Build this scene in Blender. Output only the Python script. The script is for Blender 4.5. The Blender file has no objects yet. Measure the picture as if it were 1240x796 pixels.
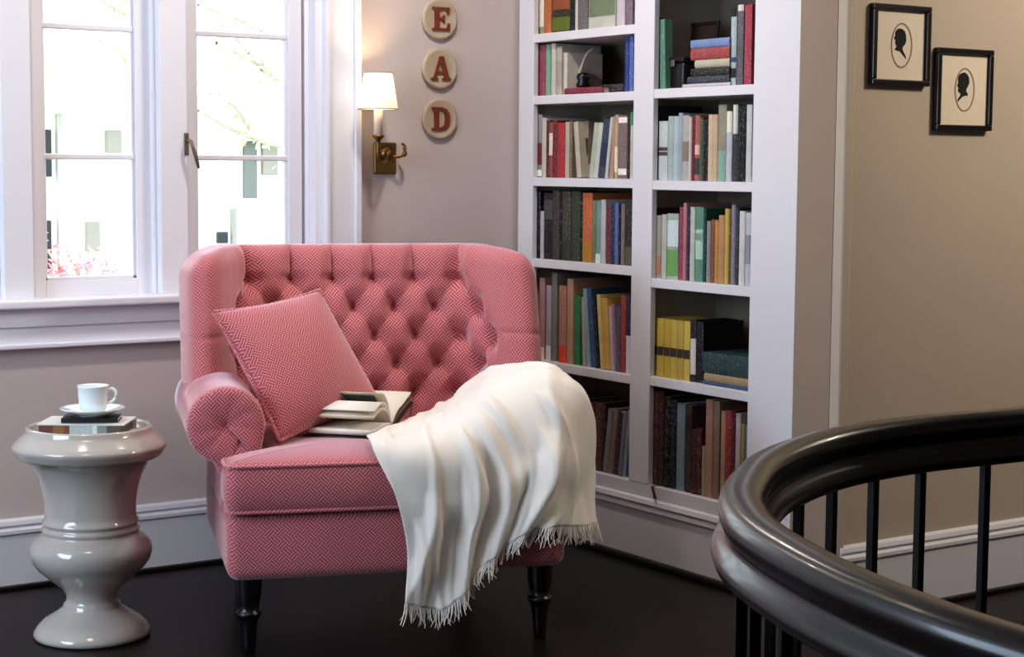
import bpy, bmesh, math, random
from mathutils import Vector, Matrix
from mathutils.noise import noise as nz
random.seed(7)
C = bpy.context.scene.collection
PI = math.pi

# ------------------------------------------------------------------ camera
F, CX, CY, EYE = 2138.78, 620.0, 398.0, 1.3
R = Matrix(((0.829, 0.046, -0.558), (-0.559, 0.080, -0.825), (0.007, 0.996, 0.092)))
va = Vector((-830-CX, -(190-CY), -F)).normalized(); vb = Vector((3800-CX, -(222-CY), -F)).normalized()
R = Matrix((vb, va, vb.cross(va)))            # rows: room X, Y, Z axes seen from the camera
cd = bpy.data.cameras.new('camera'); cam = bpy.data.objects.new('camera', cd); C.objects.link(cam)
cam.matrix_world = Matrix.Translation((0, 0, EYE)) @ R.to_4x4()
cd.sensor_width = 36.0; cd.lens = 36.0 * F / 1240.0; cd.clip_start = 0.05; cd.clip_end = 200
bpy.context.scene.camera = cam

def _ray(px, py): return R @ Vector((px-CX, -(py-CY), -F))
def on_y(px, py, y):
    d = _ray(px, py); t = y/d[1]; return Vector((t*d[0], y, EYE+t*d[2]))
def on_x(px, py, x):
    d = _ray(px, py); t = x/d[0]; return Vector((x, t*d[1], EYE+t*d[2]))

# --------------------------------------------------------------- materials
def lin(c): return c/12.92 if c <= 0.04045 else ((c+0.055)/1.055)**2.4
def hexc(h):
    h = h.lstrip('#'); return tuple(lin(int(h[i:i+2], 16)/255) for i in (0, 2, 4)) + (1.0,)
MATS = {}
def mat(name, hx, rough=0.6, metal=0.0, var=0.10, scale=30.0, bump=0.0, sheen=0.0, coat=0.0, spec=0.5):
    key = (name, hx)
    if key in MATS: return MATS[key]
    m = bpy.data.materials.new(name); m.use_nodes = True
    nt = m.node_tree; b = nt.nodes['Principled BSDF']
    col = hexc(hx)
    b.inputs['Roughness'].default_value = rough; b.inputs['Metallic'].default_value = metal
    b.inputs['Sheen Weight'].default_value = sheen; b.inputs['Coat Weight'].default_value = coat
    b.inputs['Specular IOR Level'].default_value = spec
    tc = nt.nodes.new('ShaderNodeTexCoord'); n = nt.nodes.new('ShaderNodeTexNoise')
    n.inputs['Scale'].default_value = scale; n.inputs['Detail'].default_value = 4
    nt.links.new(tc.outputs['Object'], n.inputs['Vector'])
    mx = nt.nodes.new('ShaderNodeMix'); mx.data_type = 'RGBA'
    mx.inputs['A'].default_value = tuple(c*(1-var) for c in col[:3]) + (1,)
    mx.inputs['B'].default_value = tuple(min(1, c*(1+var)) for c in col[:3]) + (1,)
    nt.links.new(n.outputs['Fac'], mx.inputs['Factor'])
    nt.links.new(mx.outputs['Result'], b.inputs['Base Color'])
    if bump:
        bp = nt.nodes.new('ShaderNodeBump'); bp.inputs['Strength'].default_value = bump
        bp.inputs['Distance'].default_value = 0.01
        nt.links.new(n.outputs['Fac'], bp.inputs['Height']); nt.links.new(bp.outputs['Normal'], b.inputs['Normal'])
    MATS[key] = m; return m

def fabric_material():
    m = bpy.data.materials.new('pink_fretwork_fabric'); m.use_nodes = True
    nt = m.node_tree; L = nt.links; b = nt.nodes['Principled BSDF']
    def N(t, **k):
        n = nt.nodes.new(t)
        for a, v in k.items(): setattr(n, a, v)
        return n
    def M(op, a, bb=None):
        n = N('ShaderNodeMath', operation=op)
        for i, v in enumerate((a, bb)):
            if v is None: continue
            if isinstance(v, (int, float)): n.inputs[i].default_value = v
            else: L.new(v, n.inputs[i])
        return n.outputs[0]
    uv = N('ShaderNodeUVMap'); mp = N('ShaderNodeMapping')
    mp.inputs['Rotation'].default_value = (0, 0, PI/4); mp.inputs['Scale'].default_value = (1/.0225,)*3
    L.new(uv.outputs['UV'], mp.inputs['Vector'])
    sp = N('ShaderNodeSeparateXYZ'); L.new(mp.outputs['Vector'], sp.inputs[0])
    u, v = sp.outputs['X'], sp.outputs['Y']
    par = M('FLOORED_MODULO', M('ADD', M('FLOOR', u), M('FLOOR', v)), 2.0)
    st = M('ADD', M('MULTIPLY', u, par), M('MULTIPLY', v, M('SUBTRACT', 1.0, par)))
    tri = M('PINGPONG', M('MULTIPLY', st, 3.0), 0.5)
    line = N('ShaderNodeMapRange'); L.new(tri, line.inputs['Value'])
    line.inputs['From Min'].default_value = .24; line.inputs['From Max'].default_value = .38
    nz = N('ShaderNodeTexNoise'); nz.inputs['Scale'].default_value = 900
    L.new(uv.outputs['UV'], nz.inputs['Vector'])
    fac = M('MULTIPLY', line.outputs[0], M('ADD', M('MULTIPLY', nz.outputs['Fac'], .9), .25))
    mx = N('ShaderNodeMix', data_type='RGBA')
    mx.inputs['A'].default_value = hexc('#a84a58'); mx.inputs['B'].default_value = hexc('#eab0ac')
    L.new(fac, mx.inputs['Factor']); L.new(mx.outputs['Result'], b.inputs['Base Color'])
    b.inputs['Roughness'].default_value = .85; b.inputs['Sheen Weight'].default_value = 1.0; b.inputs['Sheen Tint'].default_value = (1, .86, .95, 1)
    b.inputs['Sheen Roughness'].default_value = .4; b.inputs['Specular IOR Level'].default_value = .2
    bp = N('ShaderNodeBump'); bp.inputs['Strength'].default_value = .25; bp.inputs['Distance'].default_value = .002
    L.new(fac, bp.inputs['Height']); L.new(bp.outputs['Normal'], b.inputs['Normal'])
    return m
FAB = fabric_material()

def glass_material():
    m = bpy.data.materials.new('window_glass'); m.use_nodes = True
    nt = m.node_tree; nt.nodes.clear()
    o = nt.nodes.new('ShaderNodeOutputMaterial'); t = nt.nodes.new('ShaderNodeBsdfTransparent')
    g = nt.nodes.new('ShaderNodeBsdfGlossy'); g.inputs['Roughness'].default_value = .03
    f = nt.nodes.new('ShaderNodeFresnel'); f.inputs['IOR'].default_value = 1.35
    t.inputs['Color'].default_value = (.96, .98, .98, 1)
    x = nt.nodes.new('ShaderNodeMixShader')
    nt.links.new(f.outputs[0], x.inputs[0]); nt.links.new(t.outputs[0], x.inputs[1]); nt.links.new(g.outputs[0], x.inputs[2])
    nt.links.new(x.outputs[0], o.inputs['Surface']); return m
GLASS = glass_material()

def shade_material():
    m = bpy.data.materials.new('lit_cream_shade'); m.use_nodes = True
    nt = m.node_tree; b = nt.nodes['Principled BSDF']
    tc = nt.nodes.new('ShaderNodeTexCoord'); s = nt.nodes.new('ShaderNodeSeparateXYZ')
    nt.links.new(tc.outputs['Generated'], s.inputs[0])
    cr = nt.nodes.new('ShaderNodeValToRGB'); nt.links.new(s.outputs['Z'], cr.inputs['Fac'])
    cr.color_ramp.elements[0].color = (1, .82, .58, 1); cr.color_ramp.elements[0].position = 0
    cr.color_ramp.elements[1].color = (1, .80, .55, 1); cr.color_ramp.elements[1].position = 1
    e = cr.color_ramp.elements.new(.45); e.color = (1, .93, .76, 1)
    b.inputs['Base Color'].default_value = (.85, .8, .7, 1)
    nt.links.new(cr.outputs['Color'], b.inputs['Emission Color']); b.inputs['Emission Strength'].default_value = .95
    return m

def floor_material():
    m = bpy.data.materials.new('dark_wood_floor'); m.use_nodes = True
    nt = m.node_tree; L = nt.links; b = nt.nodes['Principled BSDF']
    tc = nt.nodes.new('ShaderNodeTexCoord'); mp = nt.nodes.new('ShaderNodeMapping')
    mp.inputs['Rotation'].default_value = (0, 0, 0); L.new(tc.outputs['Object'], mp.inputs['Vector'])
    br = nt.nodes.new('ShaderNodeTexBrick'); L.new(mp.outputs[0], br.inputs['Vector'])
    br.inputs['Color1'].default_value = hexc('#1a0f10'); br.inputs['Color2'].default_value = hexc('#140b0c')
    br.inputs['Mortar'].default_value = hexc('#0b0607'); br.inputs['Scale'].default_value = 1
    br.inputs['Brick Width'].default_value = 1.4; br.inputs['Row Height'].default_value = .09
    br.inputs['Mortar Size'].default_value = .0012
    n = nt.nodes.new('ShaderNodeTexNoise'); mp2 = nt.nodes.new('ShaderNodeMapping'); mp2.inputs['Scale'].default_value = (3, 60, 1)
    L.new(tc.outputs['Object'], mp2.inputs['Vector']); L.new(mp2.outputs[0], n.inputs['Vector'])
    mx = nt.nodes.new('ShaderNodeMix'); mx.data_type = 'RGBA'; mx.blend_type = 'MULTIPLY'; mx.inputs['Factor'].default_value = .6
    L.new(br.outputs['Color'], mx.inputs['A']); L.new(n.outputs['Color'], mx.inputs['B'])
    L.new(mx.outputs['Result'], b.inputs['Base Color'])
    b.inputs['Roughness'].default_value = .38; b.inputs['Specular IOR Level'].default_value = .22
    return m

WALL = mat('wall_paint', '#cabdb9', .85, var=.02, scale=3)
HALLWALL = mat('hall_wall_paint', '#b5a797', .85, var=.03, scale=3)
TRIM = mat('white_trim_paint', '#dad8dc', .45, var=.015, scale=4)
WTRIM = mat('window_trim_glare_white', '#e9e9f0', .4, var=.01, scale=4)  # whiter than the other trim: window glare put into the colour
CEIL = mat('ceiling_paint', '#e6e2dc', .9, var=.01, scale=2)
FLOOR = floor_material()
DARKW = mat('black_stained_wood', '#130b08', .27, var=.25, scale=12, coat=.1, spec=.38)
SHOE = mat('dark_shoe_moulding', '#140d0d', .4, var=.2, scale=9)
LEGM = mat('ebonised_leg', '#0d0909', .3, var=.2, scale=20)
CERAM = mat('glazed_stone_ceramic', '#b9b2aa', .14, var=.04, scale=6, coat=.6)
CHINA = mat('white_china', '#e4ecee', .12, var=.01, scale=5, coat=.5)
BRASS = mat('antique_brass', '#7f6032', .32, metal=.9, var=.25, scale=60)
BRONZE = mat('bronze_latch', '#7d7062', .4, metal=.6, var=.2, scale=40)
BUTTON = mat('pink_button_fabric', '#b44a58', .85, var=.2, scale=200)
PAPER = mat('book_paper', '#d9cfbb', .9, var=.08, scale=220)
WPAPER = mat('white_paper', '#e9e6dd', .9, var=.04, scale=120)
THROW = mat('white_woven_throw', '#e8e2da', .9, var=.05, scale=260, bump=.12, sheen=.3)
IRON = mat('black_iron', '#0a0706', .5, var=.2, scale=30, spec=.2)
MATBD = mat('picture_mat_board', '#d8cbb8', .9, var=.03, scale=20)
FRAMEM = mat('black_picture_frame', '#140a0a', .3, var=.2, scale=20)
INK = mat('black_cut_paper', '#0e0a08', .9, var=.1, scale=20)
OVALM = mat('grey_oval_line', '#8d7c66', .9, var=.1, scale=20)
DISC = mat('cream_plaque', '#bcab93', .8, var=.1, scale=14, bump=.15)
LETTER = mat('rust_letter', '#76321a', .7, var=.3, scale=40)
SHADE = shade_material()

# ------------------------------------------------------------ mesh helpers
def uv_box(me):
    uvl = me.uv_layers.new(name='UVMap')
    for p in me.polygons:
        n = p.normal; a = max(range(3), key=lambda i: abs(n[i]))
        for li in p.loop_indices:
            co = me.vertices[me.loops[li].vertex_index].co
            uvl.data[li].uv = ((co.y, co.z), (co.x, co.z), (co.x, co.y))[a]
def mk(name, verts, faces, m, parent=None, smooth=False, loc=None, rot=None, uvs=None):
    me = bpy.data.meshes.new(name); me.from_pydata([tuple(v) for v in verts], [], faces); me.update()
    if uvs:
        uvl = me.uv_layers.new(name='UVMap')
        for l in me.loops: uvl.data[l.index].uv = uvs[l.vertex_index]
    else: uv_box(me)
    return link(name, me, m, parent, smooth, loc, rot)
def link(name, me, m, parent=None, smooth=False, loc=None, rot=None):
    o = bpy.data.objects.new(name, me); C.objects.link(o)
    for mm in (m if isinstance(m, (list, tuple)) else [m]): me.materials.append(mm)
    if smooth:
        for p in me.polygons: p.use_smooth = True
    if parent: o.parent = parent
    if loc is not None: o.location = loc
    if rot is not None: o.rotation_euler = rot
    return o
def bm_link(name, bm, m, parent=None, smooth=False, **k):
    me = bpy.data.meshes.new(name); bm.normal_update(); bm.to_mesh(me); bm.free(); me.update(); uv_box(me)
    return link(name, me, m, parent, smooth, **k)
def bm_box(bm, lo, hi, bevel=0, seg=2):
    r = bmesh.ops.create_cube(bm, size=1)
    c = [(lo[i]+hi[i])/2 for i in range(3)]; s = [hi[i]-lo[i] for i in range(3)]
    for v in r['verts']: v.co = Vector((c[0]+v.co.x*s[0], c[1]+v.co.y*s[1], c[2]+v.co.z*s[2]))
    if bevel:
        es = list({e for v in r['verts'] for e in v.link_edges})
        bmesh.ops.bevel(bm, geom=es, offset=bevel, segments=seg, affect='EDGES', profile=.5)
def box(name, lo, hi, m, parent=None, bevel=0, seg=2, smooth=False, **k):
    bm = bmesh.new(); bm_box(bm, lo, hi, bevel, seg); return bm_link(name, bm, m, parent, smooth, **k)
def boxes(name, lst, m, parent=None, bevel=0, **k):
    bm = bmesh.new()
    for lo, hi in lst: bm_box(bm, lo, hi, bevel)
    return bm_link(name, bm, m, parent, **k)
def lathe(name, prof, m, parent=None, seg=64, smooth=True, **k):
    V = []; Fc = []; n = len(prof)
    for r, z in prof:
        for i in range(seg):
            a = 2*PI*i/seg; V.append((r*math.cos(a), r*math.sin(a), z))
    for j in range(n-1):
        for i in range(seg):
            i2 = (i+1) % seg; Fc.append((j*seg+i, j*seg+i2, (j+1)*seg+i2, (j+1)*seg+i))
    if prof[0][0] > 1e-5: Fc.append(tuple(reversed(range(seg))))
    if prof[-1][0] > 1e-5: Fc.append(tuple((n-1)*seg+i for i in range(seg)))
    o = mk(name, V, Fc, m, parent, smooth, **k)
    return o
def catmull(P, n, closed=False):
    P = [Vector(p) for p in P]; out = []; N = len(P); segs = N if closed else N-1
    for s in range(segs):
        g = (lambda i: P[i % N]) if closed else (lambda i: P[max(0, min(N-1, i))])
        p0, p1, p2, p3 = g(s-1), g(s), g(s+1), g(s+2)
        for k in range(n):
            t = k/n
            out.append(.5*((2*p1)+(p2-p0)*t+(2*p0-5*p1+4*p2-p3)*t*t+(3*p1-p0-3*p2+p3)*t**3))
    if not closed: out.append(P[-1].copy())
    return out
def resample(P, n, closed=False):
    Q = list(P)+([P[0]] if closed else []); d = [0]
    for a, b in zip(Q, Q[1:]): d.append(d[-1]+(b-a).length)
    out = []; j = 0
    for i in range(n):
        t = d[-1]*i/(n if closed else n-1)
        while j < len(Q)-2 and d[j+1] < t: j += 1
        w = (t-d[j])/max(1e-9, d[j+1]-d[j]); out.append(Q[j].lerp(Q[j+1], w))
    return out
def stack(name, rings, m, parent=None, smooth=True, cap=(True, True), uvs=None, **k):
    n = len(rings[0]); V = [p for r in rings for p in r]; Fc = []
    for j in range(len(rings)-1):
        for i in range(n):
            i2 = (i+1) % n; Fc.append((j*n+i, j*n+i2, (j+1)*n+i2, (j+1)*n+i))
    if cap[0]: Fc.append(tuple(reversed(range(n))))
    if cap[1]: Fc.append(tuple((len(rings)-1)*n+i for i in range(n)))
    return mk(name, V, Fc, m, parent, smooth, uvs=uvs, **k)
def tube_rings(path, rad, seg=10):
    rings = []; N = len(path); up = Vector((0, 0, 1))
    for i, p in enumerate(path):
        t = (path[min(N-1, i+1)]-path[max(0, i-1)]).normalized()
        s = t.cross(up) if abs(t.z) < .95 else t.cross(Vector((1, 0, 0)))
        s.normalize(); w = s.cross(t); r = rad[i] if isinstance(rad, (list, tuple)) else rad
        rings.append([p+s*(r*math.cos(2*PI*a/seg))+w*(r*math.sin(2*PI*a/seg)) for a in range(seg)])
    return rings
def tube(name, path, rad, m, parent=None, seg=10, **k):
    return stack(name, tube_rings([Vector(p) for p in path], rad, seg), m, parent, **k)
def fix_normals(o):
    bm = bmesh.new(); bm.from_mesh(o.data); bmesh.ops.recalc_face_normals(bm, faces=bm.faces); bm.to_mesh(o.data); bm.free()
def prism(name, poly, d, m, parent=None, frame=None, holes=None, **k):
    """flat polygon (x,z) extruded by d towards -y"""
    cu = bpy.data.curves.new(name, 'CURVE'); cu.dimensions = '2D'; cu.fill_mode = 'BOTH'; cu.extrude = d/2
    for pl in [poly]+(holes or []):
        s = cu.splines.new('POLY'); s.points.add(len(pl)-1); s.use_cyclic_u = True
        for pt, p in zip(s.points, pl): pt.co = (p[0], p[1], 0, 1)
    tmp = bpy.data.objects.new('tmp', cu); C.objects.link(tmp)
    dg = bpy.context.evaluated_depsgraph_get(); me = bpy.data.meshes.new_from_object(tmp.evaluated_get(dg))
    bpy.data.objects.remove(tmp); bpy.data.curves.remove(cu)
    for v in me.vertices: v.co = Vector((v.co.x, -v.co.z-d/2, v.co.y))
    me.update(); me.name = name
    for l in list(me.uv_layers): me.uv_layers.remove(l)
    uv_box(me); me.materials.clear()
    return link(name, me, m, parent, **k)
def tag(o, label, cat, group=None):
    o['label'] = label; o['category'] = cat
    if group: o['group'] = group
    return o
def thing(name, label, cat, loc=(0, 0, 0), rotz=0, group=None):
    o = bpy.data.objects.new(name, None); C.objects.link(o); o.empty_display_size = .05
    o.location = loc; o.rotation_euler = (0, 0, rotz); return tag(o, label, cat, group)
def struct(o): o['kind'] = 'structure'; return o

# ----------------------------------------------------------- room constants
YW, XB, YR, CEILZ = 5.25, 3.557, 3.61, 2.70
XL, YBK, XR = -1.6, -2.2, 7.0
WX0, WX1, WZ0, WZ1 = 1.215, 2.785, .885, 2.36        # window opening
struct(box('floor', (XL, YBK, -.10), (XR, YW+.2, 0), FLOOR))
struct(box('ceiling', (XL, YBK, CEILZ), (XR, YW+.2, CEILZ+.1), CEIL))
struct(boxes('wall_back', [((XL, YW, 0), (WX0, YW+.18, CEILZ)), ((WX1, YW, 0), (4.1, YW+.18, CEILZ)),
    ((WX0, YW, 0), (WX1, YW+.18, WZ0)), ((WX0, YW, WZ1), (WX1, YW+.18, CEILZ))], WALL))
struct(box('wall_right', (XB+.004, YR, 0), (XR, 3.79, CEILZ), HALLWALL))
struct(box('wall_left', (XL-.1, YBK, 0), (XL, YW+.18, CEILZ), WALL))
struct(box('wall_front', (XL, YBK-.1, 0), (XR, YBK, CEILZ), WALL))
struct(box('wall_hall', (XR, YBK, 0), (XR+.1, 3.79, CEILZ), HALLWALL))
struct(boxes('wall_bookcase', [((XB+.34, 3.79, 0), (XB+.44, YW+.18, CEILZ)), ((XB, 3.79, 2.44), (XB+.34, YW, CEILZ))], WALL))

def base_profile_y(name, x0, x1, yf, m=TRIM):
    """baseboard on a wall that faces -y, front face at yf"""
    pr = [(0, .012), (-.018, .012), (-.018, .165), (-.024, .172), (-.024, .182), (-.014, .19), (-.020, .198), (-.016, .21), (-.004, .216), (0, .216)]
    V = []; n = len(pr)
    for x in (x0, x1): V += [(x, yf+p[0], p[1]) for p in pr]
    Fc = [(i, (i+1) % n, n+(i+1) % n, n+i) for i in range(n)] + [tuple(range(n)), tuple(reversed(range(n, 2*n)))]
    o = struct(mk(name, V, Fc, m)); fix_normals(o); return o
base_profile_y('baseboard_back', XL, XB, YW)
base_profile_y('baseboard_right', XB+.012, XR, YR)
struct(box('trim_1', (XL, YW-.034, 0), (XB-.0, YW, .014), SHOE, bevel=.004))
struct(box('trim_2', (XB+.012, YR-.034, 0), (XR, YR, .014), SHOE, bevel=.004))
# corner bead and painted return at the end of the bookcase wall
struct(box('trim_3', (XB-.004, YR-.012, 0), (XB+.03, YR+.03, CEILZ), HALLWALL, bevel=.006))
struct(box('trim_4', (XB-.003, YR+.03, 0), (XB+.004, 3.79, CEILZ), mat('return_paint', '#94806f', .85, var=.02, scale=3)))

# --------------------------------------------------------- window structure
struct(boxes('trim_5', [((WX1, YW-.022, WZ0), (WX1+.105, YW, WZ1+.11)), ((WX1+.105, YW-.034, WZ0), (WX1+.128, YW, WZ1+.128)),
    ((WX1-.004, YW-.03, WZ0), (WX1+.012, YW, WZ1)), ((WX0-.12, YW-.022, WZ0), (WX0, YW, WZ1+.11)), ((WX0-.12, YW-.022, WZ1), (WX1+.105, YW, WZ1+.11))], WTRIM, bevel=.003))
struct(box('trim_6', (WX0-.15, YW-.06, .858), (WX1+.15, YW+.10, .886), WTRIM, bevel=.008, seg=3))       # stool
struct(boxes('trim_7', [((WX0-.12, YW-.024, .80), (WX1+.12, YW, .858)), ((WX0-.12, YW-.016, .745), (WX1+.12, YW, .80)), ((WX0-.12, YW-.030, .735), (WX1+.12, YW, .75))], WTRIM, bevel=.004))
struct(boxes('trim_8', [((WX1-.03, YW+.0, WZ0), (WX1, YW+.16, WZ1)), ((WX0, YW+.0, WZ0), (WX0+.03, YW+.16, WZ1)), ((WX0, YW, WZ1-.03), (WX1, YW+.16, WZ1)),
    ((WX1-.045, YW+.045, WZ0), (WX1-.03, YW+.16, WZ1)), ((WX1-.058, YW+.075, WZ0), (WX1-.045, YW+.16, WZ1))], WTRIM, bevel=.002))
mulls = [1.745, 2.248]
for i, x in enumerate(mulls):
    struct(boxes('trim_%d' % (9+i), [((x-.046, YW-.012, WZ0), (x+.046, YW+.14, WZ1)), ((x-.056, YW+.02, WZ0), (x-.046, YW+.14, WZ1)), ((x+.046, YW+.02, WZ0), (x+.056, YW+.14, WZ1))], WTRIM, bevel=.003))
def sash(n, x0, x1):
    root = struct(thing('window_%d' % n, 'x', 'window'))
    del root['label'], root['category']
    y0, y1 = YW+.045, YW+.085
    st = .048; zb, zt = WZ0+.05, WZ1-.07
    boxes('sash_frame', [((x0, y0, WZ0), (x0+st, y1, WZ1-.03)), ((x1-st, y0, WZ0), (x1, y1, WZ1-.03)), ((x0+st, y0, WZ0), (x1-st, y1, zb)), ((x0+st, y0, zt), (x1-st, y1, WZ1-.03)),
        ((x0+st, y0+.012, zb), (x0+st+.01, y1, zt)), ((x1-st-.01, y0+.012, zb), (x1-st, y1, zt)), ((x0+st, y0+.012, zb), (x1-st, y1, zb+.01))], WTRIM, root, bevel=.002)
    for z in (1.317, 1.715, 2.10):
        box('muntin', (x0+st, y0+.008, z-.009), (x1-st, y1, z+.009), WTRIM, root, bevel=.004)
    box('pane', (x0+st-.005, y0+.022, zb-.005), (x1-st+.005, y0+.026, zt+.005), GLASS, root)
    return root
sash(1, 1.245, 1.69); sash(2, 1.80, 2.193); w3 = sash(3, 2.303, 2.728)
p = on_y(231, 180, YW-.02)
lt = thing('window_latch', 'small bronze casement latch on the white mullion between the two windows', 'latch', (p.x-.012, YW-.012, p.z))
box('latch_plate', (-.008, -.006, -.022), (.008, 0, .05), BRONZE, lt, bevel=.003)
tube('latch_lever', [(0, -.006, .03), (.003, -.03, .022), (.012, -.036, -.01), (.024, -.034, -.05), (.028, -.032, -.062)], [.005, .006, .0065, .006, .004], BRONZE, lt)

# ------------------------------------------------------------------ outside
GR = mat('pale_lawn', '#b7c39a', .95, var=.2, scale=2)
struct(box('ground', (-6, 6.2, -.9), (26, 40, -.8), GR))
HW = mat('white_house_siding', '#f4f1ea', .8, var=.03, scale=2)
SHUT = mat('dark_shutter', '#1c242e', .6, var=.1, scale=8); SHUT2 = mat('pale_shutter', '#6b6e70', .6, var=.1, scale=8)
HWIN = mat('house_window_glass', '#8a8580', .2, var=.1, scale=3)
def house(y, xr, ztop, label, parts):
    h = thing('house', label, 'house', ((xr[0]+xr[1])/2, y, -.8))
    cx = (xr[0]+xr[1])/2
    def q(lo, hi): return (lo[0]-cx, lo[1]-y, lo[2]+.8), (hi[0]-cx, hi[1]-y, hi[2]+.8)
    box('house_wall', *q((xr[0], y, -.8), (xr[1], y+4, ztop)), HW, h)
    V = [(xr[0]-cx-.3, -.3, ztop+.8), (xr[1]-cx+.3, -.3, ztop+.8), (xr[1]-cx+.3, 4.3, ztop+.8), (xr[0]-cx-.3, 4.3, ztop+.8), (xr[0]-cx+1, 2, ztop+1.7), (xr[1]-cx-1, 2, ztop+1.7)]
    mk('roof', V, [(0, 1, 5, 4), (1, 2, 5), (2, 3, 4, 5), (3, 0, 4), (3, 2, 1, 0)], mat('pale_roof', '#dcdad6', .8, var=.1, scale=4), h)
    for kind, m, x0, y0, x1, y1 in parts:
        a = on_y(x0, y1, y-.05); b = on_y(x1, y0, y-.05)
        box(kind, *q((a.x, y-.06, a.z), (b.x, y+.02, b.z)), m, h, bevel=.01)
    return h
house(17, (4.2, 7.55), on_y(100, 133, 17).z, 'white two-storey house with dark shutters seen through the left window', [('shutter', SHUT, 52, 157, 62, 214), ('shutter', SHUT, 52, 267, 62, 332),
    ('window', HWIN, 129, 158, 147, 185), ('window', HWIN, 105, 268, 121, 305), ('downspout', mat('grey_downspout', '#a9a9a6', .5), 72, 138, 75, 345)])
house(22, (10.2, 15), on_y(300, 158, 15).z, 'white house with pale shutters seen through the right window', [('shutter', SHUT2, 296, 166, 311, 240), ('window', HWIN, 318, 168, 336, 212),
    ('drain_pipe', mat('grey_pipe', '#8d8d8a', .5), 281, 252, 286, 300), ('window', SHUT, 264, 281, 276, 295)])
BARK = mat('pale_bark', '#b9b3ac', .9, var=.2, scale=8); LEAF = mat('spring_leaf', '#d6d6b4', .8, var=.2, scale=6)
PINK = mat('pink_blossom', '#e58f97', .8, var=.2, scale=6)
def tree(name, label, cat, base, limbs, leafm, nl, ls):
    t = thing(name, label, cat, base); bx = Vector(base)
    rings_all = []
    V = []; Fc = []
    for path, r0 in limbs:
        P = catmull([Vector(p)-bx for p in path], 5); n0 = len(V)
        rr = tube_rings(P, [r0*(1-.75*i/len(P)) for i in range(len(P))], 7)
        for r in rr: V += r
        for j in range(len(rr)-1):
            for i in range(7): Fc.append((n0+j*7+i, n0+j*7+(i+1) % 7, n0+(j+1)*7+(i+1) % 7, n0+(j+1)*7+i))
    mk('branches' if name == 'tree' else 'stems', V, Fc, BARK, t, True)
    V = []; Fc = []
    for k in range(nl):
        path, _ = random.choice(limbs[1:]); j = random.randrange(len(path)-1)
        c = Vector(path[j]).lerp(Vector(path[j+1]), random.random())-bx + Vector((random.gauss(0, .25), random.gauss(0, .25), random.gauss(0, .2)))*(ls*9)
        a = Vector((random.gauss(0, 1), random.gauss(0, 1), random.gauss(0, 1))).normalized(); b = a.orthogonal().normalized()
        n0 = len(V); V += [c-a*ls, c+b*ls*.5, c+a*ls, c-b*ls*.5]; Fc.append((n0, n0+1, n0+2, n0+3))
    o = mk('foliage' if name == 'tree' else 'blossoms', V, Fc, leafm, t); o['kind'] = 'stuff'
    return t
def oy(px, py, y): return tuple(on_y(px, py, y))
b0 = on_y(430, 300, 11.5); b0.z = -.8
tree('tree', 'bare branching tree with pale young leaves outside the right window', 'tree', tuple(b0), [
    ([tuple(b0), oy(425, 150, 11.5), oy(420, 60, 11.5), oy(410, -60, 11.5)], .16),
    ([oy(423, 130, 11.5), oy(350, 102, 11.3), oy(310, 75, 11.2), oy(262, 52, 11)], .045),
    ([oy(420, 60, 11.5), oy(345, 45, 11.4), oy(290, 22, 11.3), oy(240, 5, 11.2)], .05),
    ([oy(424, 190, 11.5), oy(340, 175, 11.3), oy(290, 160, 11.2), oy(240, 134, 11.1)], .04),
    ([oy(330, 95, 11.2), oy(300, 100, 11), oy(262, 92, 10.9)], .02), ([oy(310, 75, 11.2), oy(290, 50, 11.2), oy(268, 30, 11.1)], .02),
    ([oy(310, 170, 11.2), oy(285, 130, 11.2), oy(250, 112, 11.1)], .018)], LEAF, 420, .045)
b1 = on_y(205, 300, 12.5); b1.z = -.8
tree('tree', 'slim tree with pale leaves outside, seen at the top of the left window', 'tree', tuple(b1), [
    ([tuple(b1), oy(205, 120, 12.5), oy(200, 20, 12.5), oy(190, -60, 12.5)], .09),
    ([oy(203, 60, 12.5), oy(165, 25, 12.4), oy(130, 4, 12.3), oy(95, -12, 12.2)], .035),
    ([oy(204, 120, 12.5), oy(170, 92, 12.4), oy(145, 65, 12.3), oy(120, 48, 12.2)], .025),
    ([oy(165, 25, 12.4), oy(160, -5, 12.4), oy(140, -30, 12.4)], .02)], LEAF, 260, .04)
b2 = on_y(95, 330, 8.6); b2.z = -.8
tree('flowering_shrub', 'pink flowering shrub outside at the bottom of the left window', 'shrub', tuple(b2), [
    ([tuple(b2), oy(95, 345, 8.6), oy(92, 320, 8.6)], .02), ([oy(95, 345, 8.6), oy(70, 320, 8.6), oy(55, 300, 8.5)], .012),
    ([oy(95, 350, 8.6), oy(110, 325, 8.6), oy(125, 315, 8.6)], .012), ([oy(90, 360, 8.6), oy(75, 345, 8.6), oy(58, 338, 8.6)], .012),
    ([oy(95, 360, 8.6), oy(120, 345, 8.6), oy(150, 335, 8.6)], .012)], PINK, 320, .022)

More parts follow.
